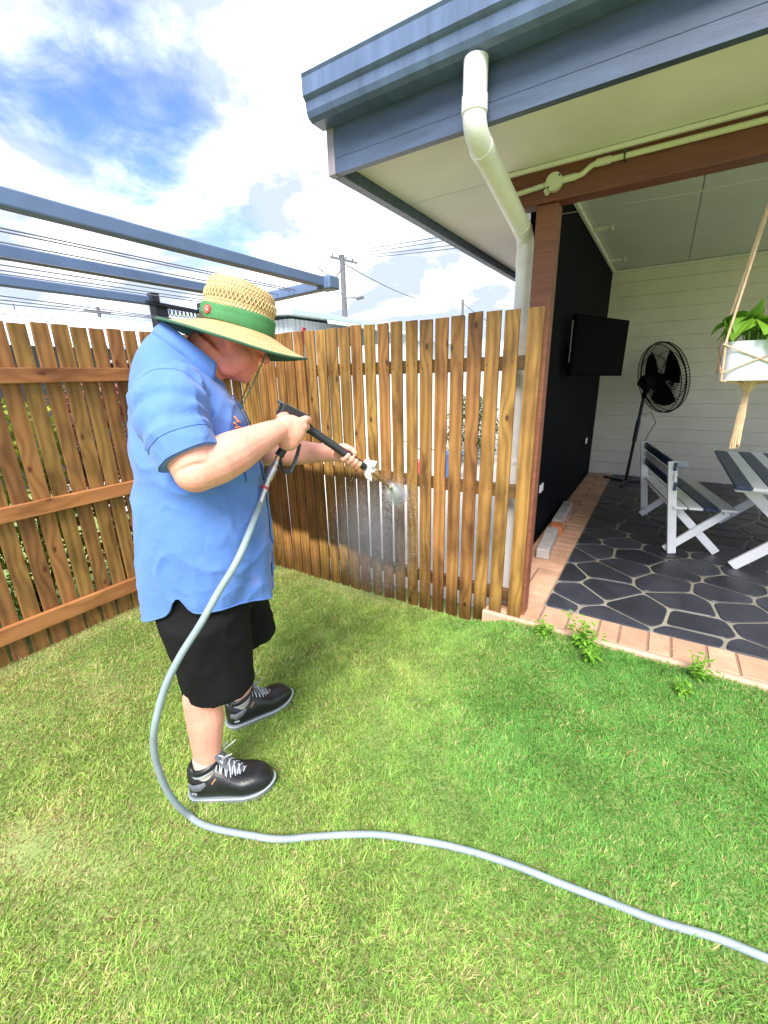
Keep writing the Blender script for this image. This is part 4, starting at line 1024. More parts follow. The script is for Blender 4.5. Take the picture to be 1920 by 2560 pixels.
# ---- shirt
RINGS = [(.735, .063, .232, .238, 0, 2.3), (.80, .065, .230, .240, 0, 2.3), (.92, .072, .228, .246, 0, 2.3), (1.06, .087, .218, .250, 0, 2.3), (1.20, .090, .203, .246, 0, 2.25), (1.32, .086, .187, .238, .05, 2.2), (1.41, .089, .173, .228, .16, 2.2),
         (1.475, .092, .152, .206, .34, 2.1), (1.520, .098, .130, .172, .55, 2.0), (1.548, .108, .110, .136, .75, 2.0), (1.565, .118, .094, .104, .90, 2.0), (1.572, .126, .086, .090, .95, 2.0)]
RU = [r[0] for r in RINGS]
def ringat(u):
    u = max(RU[0], min(RU[-1], u)); i = max(k for k in range(len(RU)) if RU[k] <= u + 1e-9); i = min(i, len(RU) - 2)
    def cr(j):
        t_ = (u - RU[i]) / (RU[i + 1] - RU[i]); p0 = RINGS[max(i - 1, 0)][j]; p1 = RINGS[i][j]; p2 = RINGS[i + 1][j]; p3 = RINGS[min(i + 2, len(RU) - 1)][j]
        return .5 * (2 * p1 + (p2 - p0) * t_ + (2 * p0 - 5 * p1 + 4 * p2 - p3) * t_ * t_ + (3 * p1 - p0 - 3 * p2 + p3) * t_ ** 3)
    return [cr(j) for j in range(1, 6)]
def ridge(q, pw):
    return max(0.0, 1 - abs(mnoise.noise(q)) * 2.4) ** pw
def fold(p, amp):
    p = Vector(p); w = Vector((mnoise.noise(p * 4 + Vector((9, 2, 5))), mnoise.noise(p * 4 + Vector((1, 8, 3))), mnoise.noise(p * 4 + Vector((4, 4, 9))))) * .045
    q = p + w
    a = mnoise.noise(Vector((q.x * 5 + q.z * 1.5, q.y * 5, q.z * 4 - q.x * 3)))
    r1 = ridge(Vector((q.x * 7 - q.z * 6, q.y * 7 + 4, q.z * 3.4 + q.x * 6)), 2)
    r2 = ridge(Vector((q.x * 13 + q.z * 9, q.y * 13, q.z * 4.5 - q.x * 9)) + Vector((2, 7, 1)), 2.5)
    r3 = ridge(Vector((q.x * 22, q.y * 22 + 3, q.z * 9)), 4)
    return amp * (a * .9 + r1 * .75 + r2 * .30 + r3 * .05 - .4)
def shirt_pt(phi, u, offset=0.0, folds=True):
    fc_, fh, lh, sl, ex = ringat(u); c, s = math.cos(phi), math.sin(phi); e = 2 / ex
    x = fh * math.copysign(abs(c) ** e, c); y = lh * math.copysign(abs(s) ** e, s)
    nv = Vector((c / max(fh, .01), s / max(lh, .01), 0)).normalized()
    p = Vector((fc_ + x, y, u - sl * x))
    if folds:
        k = 1 - sm((u - 1.40) / .15) * .75
        amp = .0095 * k
        low = sm((1.12 - u) / .4)
        p += nv * (fold(p, amp) + low * .0085 * math.sin(phi * 7 + 2.5 * mnoise.noise(Vector((phi * 2, u * 2, 1)))) )
        # diagonal pulls from the armpit to the belly
        p += nv * .0055 * math.sin((u * 34 + x * 26)) * math.exp(-((u - 1.28) / .13) ** 2) * (1 if s < 0 else .4)
    return p + nv * offset
def hem(phi):
    # shirt tails front and back, curved up at the side seams
    d = abs(((phi - R(250) + math.pi) % (2 * math.pi)) - math.pi); d2 = abs(((phi - R(110) + math.pi) % (2 * math.pi)) - math.pi)
    lift = .062 * math.exp(-(min(d, d2) / R(8)) ** 2)
    front = math.cos(phi)
    return .738 + .060 * math.sin(phi) ** 2 + lift + .004 * math.sin(phi * 5)
NA, NU = 260, 150
st = MB(); vs = []
for j in range(NU + 1):
    for i in range(NA):
        ph = 2 * math.pi * i / NA; h0 = hem(ph); u = h0 + (RU[-1] - h0) * (j / NU); vs.append(shirt_pt(ph, u))
fs = [(j * NA + i, j * NA + (i + 1) % NA, (j + 1) * NA + (i + 1) % NA, (j + 1) * NA + i) for j in range(NU) for i in range(NA)]
st.add(vs, fs); shirt = st.build('shirt', SHIRT, person, smooth=True)
md = shirt.modifiers.new('thick', 'SOLIDIFY'); md.thickness = .004; md.offset = -1
# hem stitching fold
hp = [shirt_pt(2 * math.pi * i / 120, hem(2 * math.pi * i / 120) + .004, .001) for i in range(121)]
MB().tube(hp, .0022, 6, cap=False).build('hem', SHIRT, shirt)
def sleeve(side):
    if side < 0:
        pth = [(.07, -.10, 1.470), (.062, -.165, 1.462), (.055, -.220, 1.437), (.058, -.262, 1.395), (.074, -.290, 1.352), (.092, -.311, 1.306)]
    else:
        pth = [(.075, .10, 1.470), (.075, .165, 1.460), (.085, .215, 1.430), (.115, .242, 1.385), (.150, .250, 1.335), (.185, .250, 1.290)]
    rd = [.094, .101, .101, .096, .091, .088]
    n = 84; pts = [Vector(p) for p in pth]; fine = []; fr = []
    for i in range(len(pts) - 1):
        for t_ in range(10):
            fine.append(pts[i].lerp(pts[i + 1], t_ / 10)); fr.append(rd[i] + (rd[i + 1] - rd[i]) * t_ / 10)
    fine.append(pts[-1]); fr.append(rd[-1])
    for _ in range(8): fine = [fine[0]] + [(fine[i - 1] + fine[i] * 2 + fine[i + 1]) / 4 for i in range(1, len(fine) - 1)] + [fine[-1]]
    # turn the cloth inwards at the cuff
    d = (fine[-1] - fine[-3]).normalized(); fine += [fine[-1] + d * .002, fine[-1] - d * .01, fine[-1] - d * .03]; fr += [fr[-1] - .004, fr[-1] - .012, fr[-1] - .022]
    t_ = MB(); t_.tube(fine, fr, n, cap=True)
    nr = len(fine); out_ = []
    for k, p in enumerate(t_.v):
        i = k // n; c = fine[i]; p = Vector(p); nv = (p - c).normalized()
        am = .0095 if i < nr - 3 else .004
        out_.append(tuple(p + nv * (fold(p * 1.2, am) + .004 * math.sin(i * .65 + 3 * mnoise.noise(p * 8)) * (1 if 7 < i < nr - 14 else 0))))
    t_.v = out_; o = t_.build('sleeve', SHIRT, shirt, smooth=True)
    i0 = nr - 3 - 10
    ring = [out_[i0 * n + k] for k in range(n)] + [out_[i0 * n]]
    ring = [Vector(p) + (Vector(p) - fine[i0]).normalized() * .0008 for p in ring]
    MB().tube(ring, .0016, 5, cap=False).build('cuff_seam', SHIRT, shirt)
    i1 = 15; ring = [Vector(out_[i1 * n + k % n]) + (Vector(out_[i1 * n + k % n]) - fine[i1]).normalized() * .0006 for k in range(n + 1)]
    MB().tube(ring, .0020, 5, cap=False).build('shoulder_seam', SHIRT, shirt)
sleeve(-1); sleeve(1)
# collar: folded band standing round the neck
cv = MB(); nC = 64; vs = []
for i in range(nC + 1):
    ph = R(58) + (2 * math.pi - R(116)) * i / nC; c, s = math.cos(ph), math.sin(ph)
    base_ = Vector((.126 + .086 * c, .090 * s, 1.572 - .95 * .086 * c)); nv = Vector((c, s, 0))
    up_ = Vector((.55, 0, .83)); wid = .046 + .020 * sm((c + .2) / .7)
    st0 = base_ - up_ * .004; st1 = base_ + up_ * .030 - nv * .004; st2 = base_ + up_ * .031 + nv * .005
    st3 = base_ + nv * (.020 + .012 * sm((c + .2))) + up_ * (.030 - wid) + Vector((.012 * sm((c - .3) * 2), 0, -.012 * sm((c - .3) * 2)))
    vs += [st0, st1, st2, (st2 + st3) / 2 + nv * .006, st3]
fs = [(i * 5 + k, i * 5 + k + 1, (i + 1) * 5 + k + 1, (i + 1) * 5 + k) for i in range(nC) for k in range(4)]
cv.add(vs, fs); o = cv.build('collar', SHIRT, shirt, smooth=True); md = o.modifiers.new('t', 'SOLIDIFY'); md.thickness = .003
# placket, grey inner strip, pocket with flap, embroidery
def patch(name, ph0, ph1, u0, u1, m_, off=.003, parent=None, nx=8, ny=10, taper=0.0):
    vs = []; pm = MB()
    for j in range(ny + 1):
        for i in range(nx + 1):
            u = u0 + (u1 - u0) * j / ny; t_ = i / nx - .5; ph = (ph0 + ph1) / 2 + (ph1 - ph0) * t_ * (1 - taper * (1 - j / ny))
            vs.append(shirt_pt(ph, u, off))
    fs = [(j * (nx + 1) + i, j * (nx + 1) + i + 1, (j + 1) * (nx + 1) + i + 1, (j + 1) * (nx + 1) + i) for j in range(ny) for i in range(nx)]
    pm.add(vs, fs); o = pm.build(name, m_, parent or shirt, smooth=True); md = o.modifiers.new('t', 'SOLIDIFY'); md.thickness = .003; md.offset = 1
    return o
patch('placket', R(-7), R(5), .79, 1.53, SHIRT, .003, ny=60, nx=6)
patch('grey_facing', R(-15), R(-9), 1.23, 1.45, GREYC, .003, ny=14, nx=4)
pk = patch('chest_pocket', R(-52), R(-20), 1.20, 1.345, SHIRT, .004, ny=14, nx=10)
patch('pocket_flap', R(-53), R(-19), 1.315, 1.372, SHIRT, .0085, ny=6, nx=10, taper=.12)
for u in (.84, .93, 1.02, 1.11, 1.20, 1.29, 1.38, 1.46):
    p = shirt_pt(R(-1), u, .0075); MB().ell(p, (.003, .0055, .0055), nu=10, nv=6).build('button', GREYC, shirt, smooth=True)
for (a, bseq, m_) in ((0, [(-42, 1.418), (-38, 1.408), (-40, 1.400), (-34, 1.396)], ORANGE), (1, [(-46, 1.395), (-42, 1.386), (-44, 1.379), (-37, 1.378), (-33, 1.370)], ORANGE), (2, [(-41, 1.412), (-37, 1.402)], PALE)):
    MB().tube([shirt_pt(R(x), u, .003) for x, u in bseq], .0030, 6).build('embroidery', m_, shirt)
# ---- shorts
so = MB()
so.tube([(.06, 0, 1.02), (.06, 0, .90), (.065, 0, .82), (.07, 0, .74), (.075, 0, .66)], [(.20, .19), (.205, .20), (.205, .205), (.19, .19), (.12, .13)], 28)
def leg(pts, rad): so.tube(pts, rad, 26)
leg([(.05, -.105, .86), (.045, -.125, .72), (.048, -.140, .58), (.054, -.150, .48), (.056, -.152, .437)], [(.15, .16), (.125, .150), (.110, .135), (.106, .124), (.104, .122)])
leg([(.08, .105, .86), (.12, .120, .72), (.150, .138, .58), (.168, .150, .48), (.172, .153, .437)], [(.15, .16), (.125, .145), (.110, .130), (.104, .120), (.102, .118)])
sme = remesh(so, .007, 6, 'shorts')
for v in sme.vertices:
    c = v.co; nv = v.normal
    q = c + nv * (fold(c * .9, .007) if c.z < .8 else 0)
    if q.z > .66:
        fc_, fh, lh, sl_, ex_ = ringat(q.z); k_ = 1.12 - .21 * sm((q.z - .66) / .14)
        rr_e = (abs((q.x - fc_) / fh) ** 2.2 + abs(q.y / lh) ** 2.2) ** (1 / 2.2)
        if rr_e > k_: q = Vector((fc_ + (q.x - fc_) * k_ / rr_e, q.y * k_ / rr_e, q.z))
    v.co = q
link('shorts', sme, SHORT, person)
# ---- socks and boots
def boot(heel, toe, name):
    hx = Vector((*heel, 0)); d = Vector((toe[0] - heel[0], toe[1] - heel[1], 0)); ln = d.length; an = math.atan2(d.y, d.x)
    e = empty(name, (heel[0], heel[1], -.008), an, parent=person)
    e.scale = (1, 1.06, 1.2)
    Lb = ln; K = 26; nS = 22
    def width(t_): return (.039 + .016 * math.sin(math.pi * min(1, t_ * 1.05)) + .010 * math.exp(-((t_ - .70) / .18) ** 2)) * (1 if t_ < .86 else math.sqrt(max(0.02, 1 - ((t_ - .86) / .145) ** 2)))
    def heel_r(t_): return 1 if t_ > .10 else math.sqrt(max(.04, 1 - ((.10 - t_) / .105) ** 2))
    def height(t_):
        if t_ < .36: return .105 - .012 * math.sin(math.pi * t_ / .36)
        if t_ < .66: return .105 - .038 * sm((t_ - .36) / .30)
        return (.067 - .006 * (t_ - .66)) * math.sqrt(max(.05, 1 - max(0, (t_ - .78) / .235) ** 2))
    ub = MB(); vs = []
    for k in range(K + 1):
        t_ = k / K; w_ = width(t_) * heel_r(t_); h = height(t_); x = t_ * Lb
        for j in range(nS):
            a = 2 * math.pi * j / nS; cy, sz = math.cos(a), math.sin(a); ey = 2 / 2.3 if sz > 0 else 2 / 4.0
            wy = w_ * math.copysign(abs(cy) ** ey, cy); zz = sz
            zt = (.020 + h * .5) + h * .5 * math.copysign(abs(zz) ** (.75 if zz > 0 else .6), zz)
            top_in = 1 - .30 * sm((zt - .07) / .06)
            yb = .010 * math.sin(math.pi * t_) * (1 if name else 1) * 0
            vs.append((x, wy * top_in + yb, zt + .018 * sm((t_ - .62) / .4) * 0))
    fs = [(k * nS + j, k * nS + (j + 1) % nS, (k + 1) * nS + (j + 1) % nS, (k + 1) * nS + j) for k in range(K) for j in range(nS)] + [tuple(range(nS))[::-1], tuple(K * nS + j for j in range(nS))]
    ub.add(vs, fs); o = ub.build('upper', BOOT, e, smooth=True)
    md = o.modifiers.new('sub', 'SUBSURF'); md.levels = 1; md.render_levels = 1
    def outline(grow, n=40):
        p = []
        for i in range(n + 1): t_ = i / n; p.append((t_ * Lb * 1.02 - .004, (width(t_) * heel_r(t_) + grow)))
        return p + [(x, -y) for x, y in reversed(p)]
    ol = outline(-.001); sl = MB(); n = len(ol)
    vs = []
    for z_, gsc in ((0.0, .93), (.008, .98), (.020, 1.0), (.031, .97)):
        for (x, y) in ol:
            t_ = x / Lb; lift = .014 * sm((t_ - .78) / .25) + .004 * sm((.12 - t_) / .12)
            vs.append((Lb / 2 + (x - Lb / 2) * (gsc * .5 + .5), y * gsc, z_ + lift))
    fs = [tuple(range(n))[::-1], tuple(3 * n + i for i in range(n))] + [(r_ * n + i, r_ * n + (i + 1) % n, (r_ + 1) * n + (i + 1) % n, (r_ + 1) * n + i) for r_ in range(3) for i in range(n)]
    sl.add(vs, fs); sl.build('sole', SOLE, e, smooth=True)
    rim = [(Lb / 2 + (x - Lb / 2) * 1.003, y * 1.01, .0265 + .014 * sm((x / Lb - .78) / .25)) for x, y in ol]
    MB().tube(rim + [rim[0]], .0030, 6, cap=False).build('midsole', SOLEW, e, smooth=True)
    for k in range(9):
        x = .03 + k * (Lb - .05) / 8; w_ = width(x / Lb) * heel_r(x / Lb) + .007
        for s_ in (-1, 1): MB().box(x - .007, x + .007, s_ * w_ * .97 - .004, s_ * w_ * .97 + .004, -.004, .010).build('lug', BOOT, e, bevel=.001)
    # padded collar round the ankle
    col_ = []
    for k in range(33):
        a = 2 * math.pi * k / 32; x = .070 + .050 * math.cos(a); y = .040 * math.sin(a); z_ = .128 + .014 * math.cos(a) + (.010 if math.cos(a) < -.8 else 0); col_.append((x, y, z_))
    MB().tube(col_, .0105, 10, cap=False).build('ankle_collar', BOOT, e, smooth=True)
    MB().tube([(c_[0] * .98 + .002, c_[1] * 1.20, c_[2] - .012) for c_ in col_[2:31]], .0028, 6).build('collar_piping', SOLEW, e, smooth=True)
    tg = MB(); tg.tube([(.205, 0, .078), (.165, 0, .103), (.135, 0, .132), (.122, 0, .165), (.118, 0, .182)], [(.020, .006), (.024, .008), (.028, .010), (.030, .010), (.024, .006)], 12)
    tg.build('tongue', BOOTG, e, smooth=True)
    for k in range(6):
        x = .118 + k * .0165; z_ = .142 - k * .0125; w_ = .026 - k * .0005
        MB().tube([(x, -w_ - .012, z_ - .020), (x + .003, -w_ * .6, z_ + .004), (x + .008, 0, z_ + .010), (x + .012, w_ * .6, z_ + .004), (x + .015, w_ + .012, z_ - .020)], .0024, 6).build('lace', LACE, e)
        MB().tube([(x + .015, -w_ - .012, z_ - .026), (x + .010, -w_ * .5, z_ + .003), (x + .002, w_ * .5, z_ + .007), (x - .004, w_ + .010, z_ - .014)], .0022, 6).build('lace', LACE, e)
    for s_ in (-1, 1):
        MB().tube([(.118, 0, .152), (.130, s_ * .018, .166), (.150, s_ * .030, .172), (.146, s_ * .036, .150), (.124, s_ * .012, .150)], .0022, 6).build('lace_bow', LACE, e)
        MB().tube([(.120, s_ * .004, .152), (.150, s_ * .022, .160), (.182, s_ * .030, .178)], .0018, 6).build('lace_end', LACE, e)
    MB().tube([(.220, -.030, .060), (.222, -.015, .0745), (.223, .0, .078), (.222, .015, .0745), (.220, .030, .060)], .0045, 6).build('tan_tab', TAN, e)
    MB().tube([(.10, -.047, .085), (.115, -.043, .100), (.120, -.040, .088)], .003, 6).build('tan_loop', TAN, e)
    hq = MB(); hq.tube([(.012, -.030, .075), (.030, -.0425, .070), (.055, -.047, .076), (.078, -.047, .088)], [(.004, .010), (.004, .013), (.004, .012), (.003, .006)], 8); hq.build('heel_overlay', BOOTG, e, smooth=True)
    MB().obox((.022, -.0405, .050), (.042, -.0478, .051), .003, .006).build('heel_tag', SOLEW, e)
    return e
boot((-.108, -.150), (.196, -.228), 'boot'); boot((.031, .140), (.335, .230), 'boot')
for (x, y) in ((-.034, -.165), (.10, .163)):
    sk = MB(); pts = []; rad = []
    for k in range(10):
        pts.append((x, y, .085 + k * .0095)); rad.append(.0465 + .0012 * (k % 2))
    pts.append((x, y, .182)); rad.append(.043)
    sk.tube(pts, rad, 24); sk.build('sock', SOCK, person, smooth=True)

# ---- straw hat
HTT = R(14.7); HO = Vector((.262, .004, 1.632)); HATR = Matrix(((math.cos(HTT), 0, math.sin(HTT)), (0, 1, 0), (-math.sin(HTT), 0, math.cos(HTT))))
hat = empty('straw_hat', HO, parent=person)
hat.rotation_euler = HATR.to_euler()
CA, CBb = .111, .094
def brim_pt(r, ph, dz=0.0):
    a = CA + (.232 - CA) * r; b_ = CBb + (.208 - CBb) * r; c, s = math.cos(ph), math.sin(ph)
    prof = .030 * (1 - r) ** 1.6 - .028 * r * r * s * s + .004 * math.sin(3 * ph + 1) * r - .008 * r * max(0, c)
    return (a * c, b_ * s, prof + dz)
def uvgrid(mb, name, m_, nu, rows, parent, su, svs, smooth=True):
    o = mb.build(name, m_, parent, smooth=smooth); me = o.data; uv = me.uv_layers.new(name='UVMap')
    for pl_ in me.polygons:
        for li in pl_.loop_indices:
            vi = me.loops[li].vertex_index; i = vi % nu; j = vi // nu; x = i / nu
            if i == 0 and any((me.loops[q].vertex_index % nu) == nu - 1 for q in pl_.loop_indices): x = 1.0
            uv.data[li].uv = (x * su, svs[j] if j < len(svs) else svs[-1])
    return o
nu = 120; bm_ = MB(); NR = 14
bm_.add([brim_pt(j / NR, 2 * math.pi * i / nu) for j in range(NR + 1) for i in range(nu)], [(j * nu + i, j * nu + (i + 1) % nu, (j + 1) * nu + (i + 1) % nu, (j + 1) * nu + i) for j in range(NR) for i in range(nu)])
uvgrid(bm_, 'brim', STRAW, nu, NR, hat, 110, [j / NR * 12 for j in range(NR + 1)])
bl_ = MB(); bl_.add([brim_pt(j / NR, 2 * math.pi * i / nu, -.0035) for j in range(NR + 1) for i in range(nu)], [(j * nu + i, j * nu + (i + 1) % nu, (j + 1) * nu + (i + 1) % nu, (j + 1) * nu + i) for j in range(NR) for i in range(nu)])
bl_.build('brim_lining', GREEND, hat, smooth=True)
MB().tube([brim_pt(1.0, 2 * math.pi * i / 96, -.002) for i in range(97)], .0042, 8, cap=False).build('brim_binding', GREEND, hat, smooth=True)
cprof = [(1.0, .030), (1.0, .045), (.998, .060), (.992, .075), (.985, .090), (.975, .105), (.965, .120), (.955, .135), (.945, .146), (.92, .156), (.86, .163), (.74, .166), (.55, .160), (.35, .152), (.15, .148), (.01, .147)]
cm = MB(); cvs = []
for (k_, z_) in cprof:
    for i in range(nu):
        ph = 2 * math.pi * i / nu; c, s = math.cos(ph), math.sin(ph)
        den_ = .012 * math.exp(-((c * 1.0) ** 2) * 0) * 0
        cvs.append((CA * k_ * c, CBb * k_ * s * (1 - .06 * sm((z_ - .12) / .05) * max(0, c)), z_ - .012 * max(0, c) * sm((z_ - .11) / .05)))
cm.add(cvs, [(j * nu + i, j * nu + (i + 1) % nu, (j + 1) * nu + (i + 1) % nu, (j + 1) * nu + i) for j in range(len(cprof) - 1) for i in range(nu)])
uvgrid(cm, 'crown', STRAW, nu, 0, hat, 62, [q[1] * 75 + (1 - q[0]) * 8 for q in cprof])
# open lattice row round the crown
lat = MB(); nL = 52
dk = MB()
for i in range(nL):
    for s_ in (-1, 1):
        pts = []
        for t_ in (0, .5, 1):
            ph = 2 * math.pi * (i + s_ * t_ * 1.0) / nL; z_ = .098 + .026 * t_; k_ = .98 - .012 * t_ + .022 + (.006 if t_ == .5 else 0)
            pts.append((CA * k_ * math.cos(ph), CBb * k_ * math.sin(ph), z_ - .012 * max(0, math.cos(ph)) * sm((z_ - .11) / .05)))
        lat.tube(pts, .0016, 5)
lat.build('lattice_weave', STRAWS, hat)
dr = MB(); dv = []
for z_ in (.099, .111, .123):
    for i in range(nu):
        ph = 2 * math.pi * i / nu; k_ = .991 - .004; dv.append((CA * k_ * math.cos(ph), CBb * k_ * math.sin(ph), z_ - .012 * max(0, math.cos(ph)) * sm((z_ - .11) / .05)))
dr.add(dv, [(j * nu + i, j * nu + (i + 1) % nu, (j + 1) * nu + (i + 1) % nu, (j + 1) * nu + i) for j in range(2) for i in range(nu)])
dr.build('lattice_shade_ring', mat('lattice_shadow_straw', (.30, .19, .09), .8), hat)  # darker straw ring paints the shade behind the open lattice
# pleated green band
bnd = MB(); bv = []; bz = [.030, .034, .044, .050, .056, .066, .074, .078]; bo = [.0042, .0062, .0052, .0068, .0050, .0060, .0052, .0036]
for z_, o_ in zip(bz, bo):
    for i in range(nu):
        ph = 2 * math.pi * i / nu; wob = .0018 * math.sin(ph * 3 + z_ * 60); bv.append(((CA + o_) * math.cos(ph), (CBb + o_) * math.sin(ph), z_ + wob))
bnd.add(bv, [(j * nu + i, j * nu + (i + 1) % nu, (j + 1) * nu + (i + 1) % nu, (j + 1) * nu + i) for j in range(len(bz) - 1) for i in range(nu)])
bnd.build('hat_band', GREENC, hat, smooth=True)
# round red badge with a pale curl
pb_ = R(218); bc = Vector(((CA + .009) * math.cos(pb_), (CBb + .009) * math.sin(pb_), .056)); bn = Vector((math.cos(pb_) / CA, math.sin(pb_) / CBb, 0)).normalized(); bs = Vector((0, 0, 1)).cross(bn)
MB().tube([bc - bn * .004, bc + bn * .001], .0125, 20).build('badge', RED, hat, smooth=True)
MB().tube([bc + bn * .0015 + bs * (.0055 * math.cos(a)) * (1 if k < 5 else -1) + Vector((0, 0, (.0035 if k < 5 else -.0035) + .0035 * math.sin(a))) for k, a in enumerate([R(q) for q in (10, 70, 130, 190, 250, 250, 190, 130, 70, 10)])], .0010, 5).build('badge_curl', PALE, hat)
# chin cord hanging from the brim
cd = MB(); p0 = mw(0, 0, 0)
cdp = [Vector((.098, -.088, .012)), Vector((.083, -.090, -.06)), Vector((.062, -.085, -.14)), Vector((.045, -.070, -.20)), Vector((.040, -.055, -.235))]
cd.tube(cdp, .0022, 6); cd.build('chin_cord', GREEND, hat)
cd = MB(); cd.tube([Vector((.098, .088, .012)), Vector((.07, .07, -.09)), Vector((.045, .02, -.19)), Vector((.040, -.045, -.235))], .0022, 6); cd.build('chin_cord', GREEND, hat)
MB().ell((.040, -.053, -.240), (.006, .006, .011), nu=10, nv=8).build('cord_toggle', GUNB, hat, smooth=True)

# ------------------------------------------------------------------ pressure washer gun
gun = empty('pressure_washer_gun', tuple(mw(.46, -.06, 1.30)), label='black pressure washer gun with ribbed barrel and steel lance in his hands', cat='washer gun')
GB = tuple(mw(.46, -.06, 1.30))
def gp_(mb, name, m_, **k):
    mb.v = [tuple(mw(*p)) for p in mb.v]; return mb.build(name, m_, gun, GB, **k)
gp_(MB().obox((.366, -.077, 1.407), (.466, -.060, 1.350), .040, .052), 'receiver', GUNB, bevel=.010)
gp_(MB().obox((.366, -.077, 1.4315), (.468, -.0595, 1.3735), .030, .008), 'receiver_top', GUNG, bevel=.003)
gp_(MB().tube([(.405, -.073, 1.385), (.392, -.080, 1.33), (.368, -.086, 1.275), (.350, -.090, 1.252)], [(.017, .015), (.016, .014), (.016, .014), (.018, .016)], 14), 'handle', GUNB, smooth=True)
rp, rr3 = [], []
for k in range(53):
    t_ = k / 52; rp.append(G0.lerp(G0 + gd_ * .19, t_)); rr3.append(.0155 if k % 2 else .0138)
gp_(MB().tube(rp, rr3, 20), 'ribbed_barrel', GUNB)
gp_(MB().tube([G0 - gd_ * .012, G0 + gd_ * .004], .0175, 18), 'barrel_nut', GUNB, smooth=True)
gp_(MB().tube([G0 + gd_ * .188, G0 + gd_ * .195, G0 + gd_ * .272, G0 + gd_ * .275], [.012, .0138, .0138, .011], 18), 'lance_sleeve', GUNB, smooth=True)
tip = Vector((.830, .10, 1.040)); l0 = G0 + gd_ * .27
gp_(MB().tube([l0, tip], .0048, 10), 'lance', BRASS, smooth=True)
td = (tip - l0).normalized()
gp_(MB().tube([tip - td * .014, tip - td * .012, tip + td * .008, tip + td * .012], [.0065, .0085, .0085, .006], 12), 'nozzle', CHROME, smooth=True)
gp_(MB().tube([(.350, -.090, 1.262), (.353, -.086, 1.225), (.362, -.081, 1.196), (.376, -.078, 1.190), (.388, -.076, 1.192)], [(.010, .008), (.009, .007), (.008, .007), (.008, .007), (.008, .007)], 10), 'trigger_guard', GUNB, smooth=True)
gp_(MB().tube([(.384, -.076, 1.188), (.400, -.073, 1.215), (.416, -.071, 1.250), (.428, -.069, 1.285)], [(.010, .006), (.012, .006), (.012, .006), (.009, .005)], 10), 'trigger', GUNG, smooth=True)
# fittings at the handle foot
gp_(MB().tube([(.350, -.090, 1.254), (.338, -.096, 1.232)], .0085, 6), 'brass_nut', BRASS)
gp_(MB().tube([(.339, -.0955, 1.234), (.330, -.100, 1.222), (.326, -.103, 1.216), (.318, -.107, 1.205), (.305, -.116, 1.184), (.300, -.120, 1.176)], [.010, .010, .0155, .0155, .0145, .011], 18), 'coupling', CHROME, smooth=True)
gp_(MB().tube([(.301, -.119, 1.178), (.294, -.124, 1.166), (.292, -.126, 1.163), (.280, -.136, 1.140), (.266, -.147, 1.112)], [.0115, .0115, .013, .012, .0125], 16), 'hose_tail', CHROME, smooth=True)
gp_(MB().tube([(.2905, -.1275, 1.160), (.286, -.131, 1.152)], .0136, 16), 'red_ring', REDP, smooth=True)
# scrap of white film tied round the lance
random.seed(12)
rb = G0 + gd_ * .282
for (dx, dy, dz, w_) in ((.012, -.006, -.052, .030), (.002, -.010, .040, .026), (.038, -.012, .026, .026), (.040, -.004, -.014, .026), (.020, .02, -.03, .024)):
    q = MB(); d = Vector((dx, dy, dz)); sd = d.cross(Vector((0, 1, .2))).normalized(); vs = []
    for i in range(6):
        t_ = i / 5
        for j in (-1, 0, 1):
            vs.append(rb + d * t_ + sd * (w_ * .5 * j * (.25 + .75 * math.sin(math.pi * min(.92, .15 + t_ * .8)))) + Vector((0, -.006 * math.sin(t_ * 5 + j * 1.4), .004 * j * math.sin(4 * t_))))
    q.add(vs, [(i * 3 + j, i * 3 + j + 1, (i + 1) * 3 + j + 1, (i + 1) * 3 + j) for i in range(5) for j in range(2)])
    o = gp_(q, 'film_tie', RIBBON, smooth=True); md = o.modifiers.new('t', 'SOLIDIFY'); md.thickness = .0012

# ------------------------------------------------------------------ hose
hp_ = [mw(*p) for p in ((.270, -.144, 1.120), (.262, -.155, 1.107), (.214, -.238, 1.037), (.166, -.290, .970), (.104, -.305, .890), (.041, -.320, .803), (-.026, -.332, .719), (-0.082, -0.334, 0.625), (-0.130, -0.325, 0.500), (-0.150, -0.312, 0.417), (-0.158, -0.298, 0.324), (-0.154, -0.284, 0.213), (-0.137, -0.272, 0.113))]
hp_ += [Vector(p) for p in ((-1.214, .558, .026), (-1.165, .564, .017), (-1.089, .585, .017), (-.988, .624, .017), (-.887, .674, .017), (-.774, .749, .017), (-.625, .844, .017), (-.491, .91, .017), (-.354, .961, .017), (-.194, .998, .017), (-.054, 1.021, .017), (.074, 1.048, .017), (.203, 1.07, .017), (.332, 1.102, .017), (.443, 1.121, .017), (.75, 1.17, .017), (1.3, 1.32, .017), (2.2, 1.2, .017))]
def spline(p, n=6):
    o = []
    for i in range(len(p) - 1):
        p0, p1, p2, p3 = p[max(i - 1, 0)], p[i], p[i + 1], p[min(i + 2, len(p) - 1)]
        for k in range(n):
            t_ = k / n; o.append(.5 * (2 * p1 + (p2 - p0) * t_ + (2 * p0 - 5 * p1 + 4 * p2 - p3) * t_ * t_ + (3 * p1 - p0 - 3 * p2 + p3) * t_ ** 3))
    return o + [p[-1]]
hp_ = [p if i < 16 or i > 28 else p + Vector((.002 * math.sin(i * 2.3), .003 * math.sin(i * 1.7 + 1), 0)) for i, p in enumerate(hp_)]
tag(MB().tube(spline(hp_), .0108, 16).build('water_hose', HOSE, smooth=True), 'pale grey hose looping from the gun past his boots across the lawn', 'hose')

